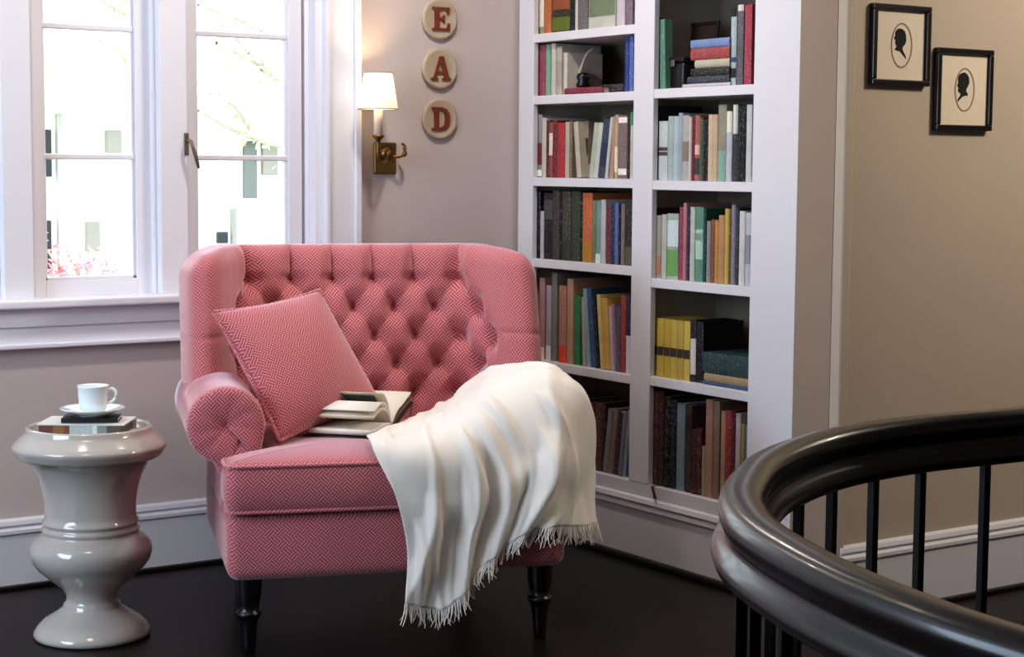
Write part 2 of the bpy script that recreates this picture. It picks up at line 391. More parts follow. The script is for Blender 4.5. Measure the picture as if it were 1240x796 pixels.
# ----------------------------------------------------------------- bookcase
SH_L = [1.757, 1.542, 1.257, .971, .613, .262]         # shelf tops, left bay
SH_R = [1.545, 1.254, .939, .620, .262]
YS = [(5.232, 5.141), (4.570, 4.466), (3.990, 3.79)]   # stiles: outer/inner y
bc = thing('bookcase', 'tall built-in white bookcase with two bays of books', 'bookcase', (XB, 4.5, 0))
def bq(lo, hi): return (lo[0]-XB, lo[1]-4.5, lo[2]), (hi[0]-XB, hi[1]-4.5, hi[2])
D = .31
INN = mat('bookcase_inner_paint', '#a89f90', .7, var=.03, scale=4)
for a, b in YS: box('stile', *bq((XB, b, .262), (XB+.022, a, 2.44)), TRIM, bc, bevel=.003)
box('top_rail', *bq((XB+.0005, 3.79, 2.33), (XB+.0225, 5.232, 2.44)), TRIM, bc)
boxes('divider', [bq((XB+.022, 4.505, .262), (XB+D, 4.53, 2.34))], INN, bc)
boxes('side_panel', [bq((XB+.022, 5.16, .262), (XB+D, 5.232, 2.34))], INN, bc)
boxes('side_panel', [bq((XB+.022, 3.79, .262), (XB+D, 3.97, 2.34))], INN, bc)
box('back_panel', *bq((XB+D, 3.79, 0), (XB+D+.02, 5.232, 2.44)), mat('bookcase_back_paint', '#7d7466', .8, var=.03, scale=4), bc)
for z in SH_L+[2.05]: box('shelf', *bq((XB+.003, 4.53, z-.03), (XB+D, 5.16, z)), TRIM, bc, bevel=.002)
for z in SH_R+[1.90]: box('shelf', *bq((XB+.003, 3.97, z-.03), (XB+D, 4.505, z)), TRIM, bc, bevel=.002)
pr = [(.3, .0), (0, .0), (0, .172), (-.010, .178), (-.010, .188), (-.002, .194), (-.014, .202), (-.010, .216), (0, .220), (0, .2615), (.3, .2615)]
V = [(p[0], y-4.5, p[1]) for y in (3.79, 5.232) for p in pr]; n = len(pr)
o = mk('plinth', V, [(i, (i+1) % n, n+(i+1) % n, n+i) for i in range(n)]+[tuple(range(n)), tuple(reversed(range(n, 2*n)))], TRIM, bc); fix_normals(o)
struct(box('trim_11', (XB-.022, YR-.02, 0), (XB+.0, 5.232, .022), SHOE, bevel=.006))

# -------------------------------------------------------------------- books
ORD = ['leftmost', 'second from left', 'third from left', 'fourth from left', 'fifth from left', 'sixth from left', 'seventh from left', 'eighth from left', 'ninth from left',
       'tenth from left', 'eleventh from left', 'twelfth from left', 'thirteenth from left', 'fourteenth from left', 'fifteenth from left', 'sixteenth from left', 'seventeenth from left', 'eighteenth from left', 'nineteenth from left', 'twentieth from left']
CL = {}
def cloth(hx):
    """printed book cloth: muted ground with small vertical flecks of paler and darker print"""
    if hx in CL: return CL[hx]
    c = hexc(hx)[:3]; g = sum(c)/3; c = [max(.004, (g+(x-g)*.84)*.80) for x in c]; lum = sum(c)/3
    m = bpy.data.materials.new('book_cloth'); m.use_nodes = True; nt = m.node_tree; L = nt.links; b = nt.nodes['Principled BSDF']
    b.inputs['Roughness'].default_value = .55; b.inputs['Specular IOR Level'].default_value = .3
    tc = nt.nodes.new('ShaderNodeTexCoord'); mp = nt.nodes.new('ShaderNodeMapping'); L.new(tc.outputs['Object'], mp.inputs['Vector'])
    mp.inputs['Scale'].default_value = (30, 170, 75); mp.inputs['Location'].default_value = (random.random()*9, random.random()*9, random.random()*9)
    n = nt.nodes.new('ShaderNodeTexNoise'); n.inputs['Scale'].default_value = 1.6; n.inputs['Detail'].default_value = 3; L.new(mp.outputs[0], n.inputs['Vector'])
    r = nt.nodes.new('ShaderNodeMapRange'); L.new(n.outputs['Fac'], r.inputs['Value']); r.inputs['From Min'].default_value = .56; r.inputs['From Max'].default_value = .66; r.inputs['To Max'].default_value = .34
    n2 = nt.nodes.new('ShaderNodeTexNoise'); n2.inputs['Scale'].default_value = 14; L.new(tc.outputs['Object'], n2.inputs['Vector'])
    m1 = nt.nodes.new('ShaderNodeMix'); m1.data_type = 'RGBA'; L.new(n2.outputs['Fac'], m1.inputs['Factor'])
    m1.inputs['A'].default_value = (*[x*.72 for x in c], 1); m1.inputs['B'].default_value = (*[min(1, x*1.2) for x in c], 1)
    m2 = nt.nodes.new('ShaderNodeMix'); m2.data_type = 'RGBA'; sx = nt.nodes.new('ShaderNodeSeparateXYZ'); L.new(tc.outputs['Object'], sx.inputs[0])
    lt_ = nt.nodes.new('ShaderNodeMath'); lt_.operation = 'LESS_THAN'; lt_.inputs[1].default_value = .0042; L.new(sx.outputs['X'], lt_.inputs[0])
    gm = nt.nodes.new('ShaderNodeMath'); gm.operation = 'MULTIPLY'; L.new(lt_.outputs[0], gm.inputs[0]); L.new(r.outputs[0], gm.inputs[1]); L.new(gm.outputs[0], m2.inputs['Factor']); L.new(m1.outputs['Result'], m2.inputs['A'])
    m2.inputs['B'].default_value = (*[min(1, x*.35+.42) for x in c], 1) if lum < .3 else (*[x*.42 for x in c], 1)
    L.new(m2.outputs['Result'], b.inputs['Base Color']); CL[hx] = m; return m
def book_at(w, h, d, hx, label, group, loc, lean=0.0, bands=(), rot=None, face=None):
    """spine faces -x at local x=0, book spans y in [-w/2,w/2], z in [0,h]"""
    t = thing('book', label, 'book', loc, 0, group)
    t.rotation_euler = rot if rot else (lean, 0, 0)
    c = cloth(hx); th = min(.0028, w*.16)
    # cover: one U-shaped shell with a gently rounded spine
    out = [(d, w/2), (.004, w/2), (.001, w*.3), (0, 0), (.001, -w*.3), (.004, -w/2), (d, -w/2), (d, -w/2+th), (.006, -w/2+th), (.0045, 0), (.006, w/2-th), (d, w/2-th)]
    n = len(out); V = [(x, y, z) for z in (0, h) for x, y in out]
    Fc = [(i, (i+1) % n, n+(i+1) % n, n+i) for i in range(n)]
    for z0 in (0, n):
        for q in ((0, 1, 10, 11), (1, 2, 9, 10), (2, 3, 9), (3, 4, 9), (4, 5, 8, 9), (5, 6, 7, 8)):
            q = tuple(z0+i for i in q); Fc.append(q if z0 else tuple(reversed(q)))
    o = mk('cover', V, Fc, c, t); fix_normals(o)
    box('pages', (.0062, -w/2+th*1.02, .003), (d-.004, w/2-th*1.02, h-.003), PAPER, t)
    for z0, z1, hb in bands:
        V = []
        zs = (z0*h, z1*h)
        sec = [(.0036, w*.485), (-.0005, w*.3), (-.0012, 0), (-.0005, -w*.3), (.0036, -w*.485)]
        for z in zs: V += [(x, y, z) for x, y in sec]
        mk('title_band', V, [(i+1, i, 5+i, 6+i) for i in range(4)], mat('band_print', hb, .7, var=.25, scale=90), t)
    return t
ALLZ = {1.757: 2.02, 1.542: 1.727, 1.257: 1.512, .971: 1.227, .613: .941, .262: .583, 1.545: 1.87, 1.254: 1.515, .939: 1.224, .620: .909}
def CLEAR(z): return ALLZ[z]-z-.006
def shelf_row(zs, items, where, group, x=XB+.022, jit=.006, ends=None):
    for k, it in enumerate(items):
        x0, x1, yt, hx, desc = it[:5]; o = it[5] if len(it) > 5 else {}
        xs = x+random.uniform(0, jit)+o.get('dx', 0)
        a = on_x(x0, yt+60, xs).y; b = on_x(x1, yt+60, xs).y
        h = on_x((x0+x1)/2, yt, xs).z - zs
        w = (a-b)*.97; lean = -o.get('lean', 0)*PI/180
        h = min(h, CLEAR(zs))
        zl = zs + .0006 + abs(math.sin(lean))*w/2
        yc = (a+b)/2 + (o.get('lean', 0) and math.sin(lean)*h/2)
        book_at(w, h, o.get('d', random.uniform(.15, .2)), hx, '%s, %s, %s' % (desc, ORD[k] if ends is None else ends[k], where), group, (xs, yc, zl), lean, o.get('b', ()))
W = '#e6e2d8'
L1 = [(646, 652, -70, '#3a2c26', 'dark brown book'), (652, 658, -75, '#a89d70', 'olive book with cream streaks', {'b': [(.1, .5, '#d8d0b8')]}), (658, 667, -80, '#d0701f', 'orange picture book'),
      (667.5, 690, -72, '#3b3420', 'wide dark green and orange picture volume', {'b': [(.02, .2, '#5c6a22'), (.3, .6, '#8a4a2a')]}), (690, 696, -80, '#17130f', 'black book'), (696, 699, -60, '#d9d6cc', 'thin white book'),
      (699, 711, -76, '#77706e', 'grey book'), (711.5, 745, -74, '#cfcdbf', 'broad cream volume with green picture on its spine', {'b': [(.16, .9, '#6f7d62'), (.4, .6, '#39442f')]}), (746, 756, -78, '#d9cdd2', 'pale pink book'), (756.5, 765.5, -70, '#8b7080', 'mauve book')]
L2 = [(646, 649.5, 52, '#8e1227', 'narrow dark red book'), (649.5, 659.5, 55, '#a9485a', 'rose red hardback'), (660, 665.5, 54, '#4f8a72', 'green and white hardback', {'b': [(.0, 1, '#79a78f')]}), (666, 671.5, 53, '#dcd8c8', 'white hardback'),
      (672, 679, 57, '#cbbfb0', 'cream book with speckled spine', {'b': [(.2, .7, '#a99a90')]}), (681, 685.5, 64, '#e0dccb', 'short thin white book')]
L3 = [(646, 649.5, 141, '#2c1518', 'black and red book', {'b': [(.1, .35, '#7a1f26')]}), (649.5, 655, 139, '#a2959a', 'grey paperback with red foot', {'b': [(.2, .55, '#6b1b22'), (.02, .12, W)]}), (655, 660, 143, '#dcd4c6', 'white paperback'), (660.5, 664, 146, '#6e2026', 'dark red narrow paperback'),
      (664, 668, 148, '#a8483f', 'red paperback with white lettering', {'b': [(.4, .8, '#e0d0bd')]}), (668, 673, 146, '#7d1e20', 'maroon paperback'), (673, 682.5, 149, '#c41f2d', 'bright red hardback'), (683, 688, 148, '#d4c2a8', 'cream paperback'), (688, 691.5, 147, '#8d7a66', 'brown paperback'),
      (695, 700.5, 148, '#d3c6ad', 'cream paperback leaning to the left', {'lean': 7}), (704.5, 711, 147, '#9b8a70', 'tan book with black picture on its spine', {'dx': .03, 'b': [(.4, .7, '#28201a')]}),
      (715, 720.5, 149, '#c4ccb6', 'pale green book leaning right', {'lean': -9}), (720.5, 726, 149, '#d9dcd0', 'whitish book leaning right', {'lean': -9}), (726, 734, 144, '#3f4763', 'navy blue patterned book leaning right', {'lean': -9, 'b': [(.2, .6, '#25304f')]}),
      (734.5, 738, 142, '#ddd8d2', 'slim white book', {'lean': -8}), (739, 743.5, 141, '#c6a184', 'peach paperback', {'lean': -5}), (743.5, 747, 139, '#d8b48a', 'thin pale orange paperback', {'b': [(.1, .5, '#f0d8b8')]}),
      (747, 758, 140, '#8d7677', 'thick mauve book with white label ends', {'b': [(.88, .97, '#efe5de'), (.06, .16, '#efe5de')]}), (758.5, 761.5, 142, '#4a2126', 'thin dark maroon book'), (762, 765.5, 136, '#cfd8cc', 'pale book with green top', {'b': [(.8, 1, '#4f8a6a')]})]
L4 = [(645, 649, 231, '#20332b', 'dark green book'), (649, 653, 232, '#14141a', 'black narrow book'), (653, 657, 256, '#c9c6c2', 'short thin white book'), (657, 668, 234, '#231c20', 'black book with pale squiggles', {'b': [(.6, .9, '#4b444a')]}), (668, 676, 231, '#4a3d38', 'dark brown hardback'),
      (676, 679.5, 233, '#120d0d', 'thin black book'), (679.5, 690, 232, '#4d4634', 'olive brown book with dark foot', {'b': [(0, .3, '#38352c')]}), (690, 701, 232, '#39462f', 'mossy green book'), (701, 704, 233, '#190f0e', 'thin near-black book'), (704, 716, 234, '#d96a26', 'bright orange book with mottled foot', {'b': [(0, .3, '#a9762a')]}),
      (716, 720, 243, '#7d8a55', 'olive green thin book'), (720, 726, 243, '#7aa09c', 'teal and white book', {'b': [(0, .15, '#d0d8d8')]}), (726, 732, 242, '#c9c7c6', 'pale grey book'), (732.5, 738, 249, '#7d2c3c', 'maroon book'), (738, 743, 247, '#2c2f55', 'navy blue book'), (743, 747.5, 246, '#5a70b4', 'mid blue book'),
      (747.5, 750, 248, '#1a1c38', 'thin dark navy book'), (750.5, 755, 247, '#8a7870', 'greyish brown book'), (755.5, 763.5, 246, '#2d2b22', 'dark camouflage patterned book', {'b': [(0, .3, '#5b523e')]})]
L5 = [(652, 658.5, 337, '#bd8480', 'dusty pink book', {'b': [(0, .15, '#d9c8be')]}), (660, 666, 346, '#b9a8bd', 'pale violet book with white foot', {'b': [(0, .2, '#ddd4d4')]}), (667, 673.5, 331, '#85857b', 'tall grey olive book'), (675.5, 684.5, 346, '#c67f69', 'salmon book with orange foot', {'b': [(0, .22, '#d8492e')]}),
      (685.5, 693, 338, '#c99a77', 'tan book'), (693.5, 701.5, 358, '#2f8a50', 'green hardback'), (703.5, 707.5, 360, '#b9b2a3', 'stone grey thin book', {'lean': 3}), (707, 711.5, 350, '#8fb0bf', 'pale blue book leaning left', {'lean': 6}), (711.8, 717.5, 350, '#275a86', 'blue hardback leaning left', {'lean': 7}), (718, 722, 360, '#1c2430', 'black book leaning left', {'lean': 7}),
      (723.5, 728, 357, '#e0c979', 'cream yellow book leaning left', {'lean': 6.5}), (728, 736, 362, '#e2b13a', 'golden yellow book', {'lean': 6}), (737, 741, 371, '#d2bcc6', 'pink white book', {'lean': 5}), (741, 744.5, 369, '#a67f93', 'mauve book leaning left', {'lean': 5}), (745, 750, 372, '#6f5a76', 'purple grey book'), (750.5, 756.5, 358, '#b23a36', 'red book'), (757, 763.5, 357, '#272a52', 'navy book with white foot', {'b': [(.0, .48, '#d0cfda')]})]
L6 = [(668, 674, 480, '#5a2e2a', 'dark russet book'), (674, 683, 482, '#7a5a44', 'brown hardback'), (683, 690, 481, '#3c2826', 'dark brown book'), (690, 697, 484, '#6a4638', 'red brown book'), (697, 707, 488, '#8d6f58', 'faded tan book'), (707, 714, 488, '#5f4030', 'brown leather book'), (714, 719, 489, '#5a1d1d', 'oxblood book'), (719.5, 727, 488, '#6f2f30', 'maroon cloth book'), (727, 732, 490, '#47181c', 'dark maroon book'),
      (732, 738, 495, '#8f8b86', 'grey book leaning right', {'lean': -7}), (738.5, 744, 497, '#93765e', 'light brown book leaning right', {'lean': -7}), (744, 750, 498, '#3a3328', 'dark olive book', {'lean': -7}), (750, 755, 500, '#86788c', 'lilac grey book', {'lean': -7}), (755, 760, 497, '#93a9ba', 'pale blue book', {'lean': -7}), (760.5, 763.5, 494, '#262b3d', 'thin navy book')]
R1a = [(791, 797, 22, '#2c5a45', 'dark green hardback', {'lean': 2, 'd': .03}), (797, 804, 24, '#5f9c80', 'light green hardback', {'lean': 2.4, 'd': .035})]
R1b = [(883.5, 890.5, 9, '#b9cfd0', 'tall pale blue book with black top', {'b': [(.88, 1, '#15181d'), (.3, .36, '#3a4a72'), (.1, .22, '#20242a')]}), (891.5, 899, 6, '#6d6570', 'tall purple grey book', {'b': [(.92, 1, '#d5c4c4')]}), (900, 909, 6, '#b92a48', 'tall crimson book')]
R2 = [(790, 795, 128, '#22302c', 'black green book with dotted spine', {'b': [(.7, .95, '#9fc4b8'), (.1, .6, '#3a4240')]}), (796, 807, 147, '#d5dedb', 'white book with two dark dots', {'b': [(.5, .56, '#4a3c3c'), (.42, .48, '#4a3c3c')]}), (807.5, 814, 141, '#b5cccb', 'pale aqua book'), (814, 820, 141, '#c6d6dc', 'pale blue book'), (820, 825, 137, '#aebfc9', 'blue grey book'),
      (825, 833, 140, '#c9c2ba', 'white book with brown photograph', {'b': [(.3, .6, '#8d7c6c')]}), (833, 836, 142, '#e6dcd2', 'thin white book'), (836, 840, 142, '#7f1e26', 'dark red book'), (840, 846, 140, '#c2625f', 'pink red book', {'b': [(.1, .35, '#3a4038'), (.4, .55, '#dcb8b0')]}), (846, 850, 143, '#5c6a52', 'dull green book'), (850, 853, 146, '#24361f', 'thin dark green book'), (853, 856, 145, '#40302a', 'thin dark brown book'),
      (856, 862, 139, '#e8cfa9', 'peach cream book'), (862, 867.5, 139, '#e2c196', 'warm cream book'), (868, 878, 127, '#a39b86', 'stone book with teal foot', {'b': [(0, .4, '#86a59a')]}), (878, 885, 135, '#d3d2de', 'pale lavender book', {'b': [(.7, 1, '#e2dccb')]}), (886, 892, 127, '#3a3d42', 'charcoal book with white top', {'b': [(.62, 1, '#cfd0c8')]}), (892, 896.5, 129, '#232527', 'black book with thin white stripe'), (896.5, 901.5, 128, '#15171a', 'black book'), (902, 909, 127, '#dcdedc', 'white book')]
R3 = [(789, 792.5, 252, '#3d2226', 'thin dark maroon book'), (793, 799, 261, '#b8b0a2', 'grey cream book with rust foot', {'b': [(.05, .35, '#b07a5c')]}), (799.5, 805.5, 260, '#d2d0bf', 'cream book'), (806, 820, 259, '#bccbbf', 'wide pale green book with leafy foot', {'b': [(.05, .45, '#6fa05a'), (.5, .9, '#c9d8d4')]}), (821, 826, 251, '#b0355f', 'magenta book'), (826, 830, 246, '#cf8f8c', 'pink book'), (830, 833.5, 253, '#4b2f55', 'thin purple book'),
      (834, 840, 251, '#d3d8c4', 'cream green book'), (840.5, 850, 251, '#5fa087', 'green book with white lettering', {'b': [(.55, .65, '#e8f0ea'), (.3, .7, '#a8ccbe')]}), (850, 853.5, 253, '#1f5a45', 'thin dark green book'), (854, 859, 268, '#9c9a9e', 'short grey book'), (859.5, 864, 266, '#9c5a30', 'brown orange book'), (864, 868.5, 267, '#e29a3f', 'light orange book'), (868.5, 875.5, 261, '#cf9a55', 'tan gold book'),
      (876, 881, 253, '#e6bd3a', 'golden yellow book'), (881, 884, 254, '#7a6a20', 'thin mustard book'), (884, 889, 248, '#9a8a96', 'mauve grey book'), (889.5, 893, 252, '#39455a', 'thin slate blue book'), (893.5, 900.5, 256, '#e6e4df', 'white book'), (901, 908.5, 258, '#ced2d8', 'grey white book with marbled foot', {'b': [(.3, .7, '#8b9099')]})]
R4 = [(786+8*i, 794+8*i, 385+i*.9, ['#d8b41f', '#e3c22f', '#d9b525', '#e0bd2c', '#cfae22', '#e2c53a'][i], 'yellow magazine volume with dark band', {'b': [(.37, .52, '#3a2616')], 'dx': 0}) for i in range(6)] + \
     [(834.5, 841.5, 388, '#2a1a22', 'dark plum book with white strip on its spine', {'b': [(.12, .7, '#cfc6bc')]}), (842, 850, 390, '#18131a', 'black box-like volume with burgundy top', {'d': .17})]
R5 = [(786, 790.5, 476, '#7a1a22', 'dark red book'), (790.5, 795, 474, '#6a3a2a', 'rust brown book'), (795, 802.5, 474, '#4a1a1f', 'maroon book'), (803, 811, 480, '#141216', 'black book'), (811, 817.5, 485, '#171c2e', 'black navy book'), (818, 828, 489, '#7d98a6', 'pale blue cloth book'), (829, 836, 491, '#4a342a', 'dark brown book', {'b': [(.7, .9, '#2c201a')]}),
      (836, 842, 520, '#4f2622', 'short chestnut book'), (842, 847.5, 519, '#6a2226', 'short maroon book'), (848, 852.5, 541, '#aaa878', 'very short olive cream book'), (853, 861.5, 484, '#c18d76', 'tan pink book'), (862, 870, 486, '#9c7866', 'light brown book'), (871.5, 877, 498, '#c49a7c', 'tan book'), (877.5, 884, 497, '#b0222b', 'red hardback'), (884, 888.5, 498, '#6e1c2c', 'dark crimson book'), (889, 895, 501, '#d8c2c8', 'pinkish white book'), (895.5, 900, 513, '#a79a55', 'mustard book'), (900.5, 905.5, 515, '#4f8a86', 'teal book')]
LN = ['left bay topmost shelf', 'left bay second shelf', 'left bay third shelf', 'left bay fourth shelf', 'left bay fifth shelf', 'left bay lowest shelf']
RN = ['right bay topmost shelf', 'right bay second shelf', 'right bay third shelf', 'right bay fourth shelf', 'right bay lowest shelf']
for z, it, nm in zip(SH_L, (L1, L2, L3, L4, L5, L6), LN): shelf_row(z, it, nm, 'books on the '+nm)
shelf_row(SH_R[0], R1a, RN[0], 'books on the '+RN[0])
for z, it, nm in zip(SH_R[1:], (R2, R3, R4, R5), RN[1:]): shelf_row(z, it, nm, 'books on the '+nm)
shelf_row(SH_R[0], R1b, RN[0], 'books on the '+RN[0], ends=['third from right', 'second from right', 'rightmost'])
shelf_row(SH_L[1], [(755.5, 760, 44, '#24409a', 'dark blue hardback'), (760.5, 765.5, 44, '#4a6fc4', 'bright blue hardback')], LN[1], 'books on the '+LN[1], ends=['second from right', 'rightmost'])

def flat_book(px0, px1, pyt, zb, hx, label, group, d=.16, x=XB+.02, bands=(), yaw=0):
    a = on_x(px0, pyt, x).y; b = on_x(px1, pyt, x).y; zt = on_x((px0+px1)/2, pyt, x).z
    th = max(.006, zt-zb)
    # lying book: its spine faces the room, thickness upward
    book_at(th, a-b, d, hx, label, group, (x, a, zb+th/2+.0004), 0, bands, rot=(PI/2, 0, yaw))
    return zb+th+.0006
z = SH_R[0]; g = 'books stacked flat on the topmost shelf of the right bay'
for px0, px1, py, hx, lb in [(826, 884, 101, '#d8d2d6', 'white book lying flat at the bottom of the stack in right bay'), (832, 883, 92, '#3f4656', 'slate blue flat book, second from the bottom of right bay stack'), (836, 883, 82, '#2b2c28', 'black flat book in the middle of the right bay stack'),
        (841, 883, 72, '#cfc8ae', 'cream flat book under the red one in right bay stack'), (836, 883, 58, '#b5403f', 'red flat book just below the blue top book of right bay stack'), (836, 883, 47, '#7f9bd0', 'light blue flat book on top of the right bay stack')]:
    z = flat_book(px0, px1, py, z, hx, lb, g, d=.12)
z = SH_R[3]; g = 'books lying flat on the fourth shelf of the right bay'
for px0, px1, py, hx, lb, bd in [(850, 906, 466, '#2d5f9c', 'blue flat book at the bottom of the fourth-shelf stack, right bay', [(.0, 1, '#4d86c4')]), (852, 906, 456, '#b59a6e', 'patterned cream and red flat book under the thick teal volume', [(.2, .7, '#8e4a3a')]), (851, 906, 430, '#2a4d50', 'thick dark teal volume on top of fourth-shelf stack, right bay', [(.05, .95, '#32595c')])]:
    z = flat_book(px0, px1, py, z, hx, lb, g, d=.17)
z = SH_L[1]; g = 'books lying flat on the second shelf of the left bay'
flat_book(683, 729, 106, z, '#9a2742', 'crimson book lying flat on the second shelf of left bay', g, d=.15)
flat_book(730, 754.5, 102, z, '#3a3638', 'charcoal book lying flat beside the blue books, left bay', g, d=.15, x=XB+.05)

# framed photo and dark ornament standing on the second shelf of the left bay
def lean_frame(px0, px1, pyt, zb, x, label, rim, art, dy=0):
    a = on_x(px0, pyt, x).y; b = on_x(px1, pyt, x).y; h = on_x((px0+px1)/2, pyt, x).z-zb; w = a-b
    t = thing('photo_frame', label, 'picture frame', (x, (a+b)/2, zb+.0006)); t.rotation_euler = (0, math.radians(9), 0)
    boxes('frame', [((0, -w/2, 0), (.012, w/2, .012)), ((0, -w/2, h-.012), (.012, w/2, h)), ((0, -w/2, .012), (.012, -w/2+.012, h-.012)), ((0, w/2-.012, .012), (.012, w/2, h-.012))], rim, t, bevel=.002)
    art(t, w, h); return t
def art_a(t, w, h):
    box('picture', (.005, -w/2+.01, .01), (.009, w/2-.01, h-.01), mat('grey_blue_photo', '#6a6f78', .4, var=.4, scale=14), t)
lean_frame(688, 720, 62, SH_L[1]+.032, XB+.20, 'dark framed grey photograph leaning at the back of left bay second shelf', mat('dark_frame_paint', '#1e1a1b', .4), art_a)
def art_b(t, w, h):
    boxes('picture', [((.005, -w/2+.01, .01), (.009, w/2-.01, h-.01))], mat('brown_print', '#4a332b', .5, var=.5, scale=10), t)
    boxes('figures', [((.003, w*.02, h*.35), (.006, w*.18, h*.62)), ((.003, -w*.22, h*.4), (.006, -w*.08, h*.62))], mat('pale_print', '#8f7a68', .6, var=.3, scale=20), t)
lean_frame(801, 860, 26, SH_R[0], XB+.15, 'dark brown framed print standing behind the flat book stack, right bay', mat('brown_frame_paint', '#2c201a', .4), art_b)
g0 = on_x(700, 108, XB+.10)
orn = thing('ornament', 'small black ornament with pale band resting on the flat crimson book', 'ornament', (XB+.09, on_x(706, 106, XB+.09).y, SH_L[1]+.029))
OB = mat('black_lacquer', '#0d0b0c', .35, var=.1, scale=20)
prof = [(.0, 0), (.022, 0), (.026, .006), (.018, .02), (.024, .032), (.02, .045), (.008, .05), (.0, .05)]
lathe('bowl', prof, OB, orn, 24)
tube('handle', catmull([(0, -.01, .03), (0, -.04, .036), (0, -.062, .03), (0, -.09, .02), (0, -.11, .012)], 5), [.008]*6+[.007]*15, OB, orn, 8)
tube('band', catmull([(-.012, .005, .045), (-.012, -.012, .075), (-.004, -.026, .11), (.02, -.03, .13)], 5), .0055, mat('pale_band', '#b9ae9e', .7), orn, 8)
bk = thing('camera_case', 'black boxy case standing beside the flat stack, right bay top shelf', 'case', (XB+.05, on_x(816, 104, XB+.05).y, SH_R[0]+.0005))
box('body', (0, -.048, 0), (.09, .05, .085), OB, bk, bevel=.012, seg=3, smooth=True)
box('lid', (-.003, -.05, .085), (.092, .052, .1), OB, bk, bevel=.005)
box('clasp', (-.007, -.008, .07), (-.002, .012, .092), BRONZE, bk, bevel=.002)
rb = on_x(789, 592, XB-.002)
mk('ribbon', [(XB+.02, rb.y+.004, .2632), (XB+.02, rb.y-.008, .2632), (XB-.004, rb.y-.012, .2632), (XB-.004, rb.y+.002, .2632), (XB-.0165, rb.y-.03, .226), (XB-.0165, rb.y-.046, .232)], [(0, 1, 2, 3), (3, 2, 5, 4)], mat('dark_red_ribbon', '#5a141c', .6))
tag(bpy.data.objects['ribbon'], 'dark red ribbon hanging over the bottom edge of the right bay', 'ribbon')

# ---------------------------------------------------------------- armchair
TH = math.radians(-20.3); CO = Vector((2.357, 4.010, 0))
ch = thing('armchair', 'wide pink button-tufted armchair with rolled arms by the window', 'armchair', CO, TH)
box('seat_base', (-.46, 0, .205), (.46, .80, .388), FAB, ch, bevel=.035, seg=5, smooth=True)
def rounded(poly, r, n=6):
    out = []; N = len(poly)
    for i in range(N):
        p0, p1, p2 = Vector(poly[i-1]), Vector(poly[i]), Vector(poly[(i+1) % N])
        a = (p0-p1).normalized(); b = (p2-p1).normalized()
        rr = min(r, (p0-p1).length*.45, (p2-p1).length*.45)
        A, B = p1+a*rr, p1+b*rr
        for k in range(n+1):
            t = k/n; out.append((1-t)**2*A+2*t*(1-t)*p1+t*t*B)
    return out
outl = rounded([(-.462, -.018), (.462, -.018), (.462, .125), (.352, .14), (.352, .69), (-.352, .69), (-.352, .14), (-.462, .125)], .035)
outl = resample([Vector((p.x, p.y, 0)) for p in outl], 220, True)
def inset_ring(P, d, z, crown=None):
    n = len(P); out = []
    for i in range(n):
        t = (P[(i+1) % n]-P[i-1]).normalized(); nn = Vector((-t.y, t.x, 0))
        q = P[i]+nn*d; out.append(Vector((q.x, q.y, z)))
    return out
rings = []
prof = [(.03, .386), (.012, .389), (.003, .397), (-.004, .42), (-.007, .452), (-.005, .487), (.0, .508), (.005, .516), (.016, .523), (.03, .528)]
for d, zz in prof: rings.append(inset_ring(outl, d, zz))
last = rings[-1]; cc = Vector((0, .30, 0))
for s, dz in ((.9, .006), (.75, .011), (.55, .014), (.3, .016), (.08, .017)):
    rings.append([Vector((cc.x+(p.x-cc.x)*s, cc.y+(p.y-cc.y)*s, .528+dz)) for p in last])
cush = stack('seat_cushion', rings, FAB, ch)
for d, zz in ((-.001, .514), (.004, .393)):
    P = inset_ring(outl, d, zz); P.append(P[0].copy())
    tube('piping', P, .0052, FAB, cush, 8, cap=(False, False))

# rolled arms
def make_arm(sx):
    sec = []
    cx, cz, r = .448, .600, .105
    sec += [(.462, .375), (.462, .46)]
    for k in range(0, 37):
        a = math.radians(-72 + k*7.2)        # outer underside -> over the top -> inner side
        sec.append((cx+r*math.cos(a), cz+r*math.sin(a)))
    sec += [(.352, .54), (.352, .375)]
    sec = [Vector((sx*x, 0, z)) for x, z in sec]
    sec = resample(sec, 90, True)
    c = Vector((sx*cx, 0, cz))
    rings = []
    for s, y in ((.03, .160), (.12, .150), (.3, .142), (.55, .138), (.8, .139), (.92, .143), (.975, .150), (1.0, .162), (1.005, .18), (1.0, .22), (1.0, .34), (.995, .46), (1.0, .58), (1.01, .72)):
        ring = []
        for i, p in enumerate(sec):
            base = c if p.z > .49 else Vector((sx*.405, 0, p.z))
            q = base+(p-base)*s if p.z > .49 else Vector((base.x+(p.x-base.x)*s, 0, c.z+(p.z-c.z)*max(s, .2)))
            a = math.atan2(q.z-cz, q.x-c.x)
            dy = .0018*math.sin(a*9+s*5)*max(0, 1-abs(s-.55)/.45) if y < .145 else 0
            ring.append(Vector((q.x, y+dy, q.z)))
        rings.append(ring)
    o = stack('arm', rings, FAB, ch); fix_normals(o)
    return o
make_arm(-1); make_arm(1)

# tufted wrap-around back
half = [(0, .752), (.15, .752), (.26, .747), (.315, .728), (.352, .688), (.380, .635), (.405, .580), (.432, .530), (.462, .500), (.492, .500), (.516, .530), (.530, .600), (.536, .70), (.525, .80), (.47, .868), (.35, .90), (.15, .905)]
loop = [(x, y, 0) for x, y in half] + [(0, .905, 0)] + [(-x, y, 0) for x, y in reversed(half[1:])]
loop = catmull(loop, 14, True)
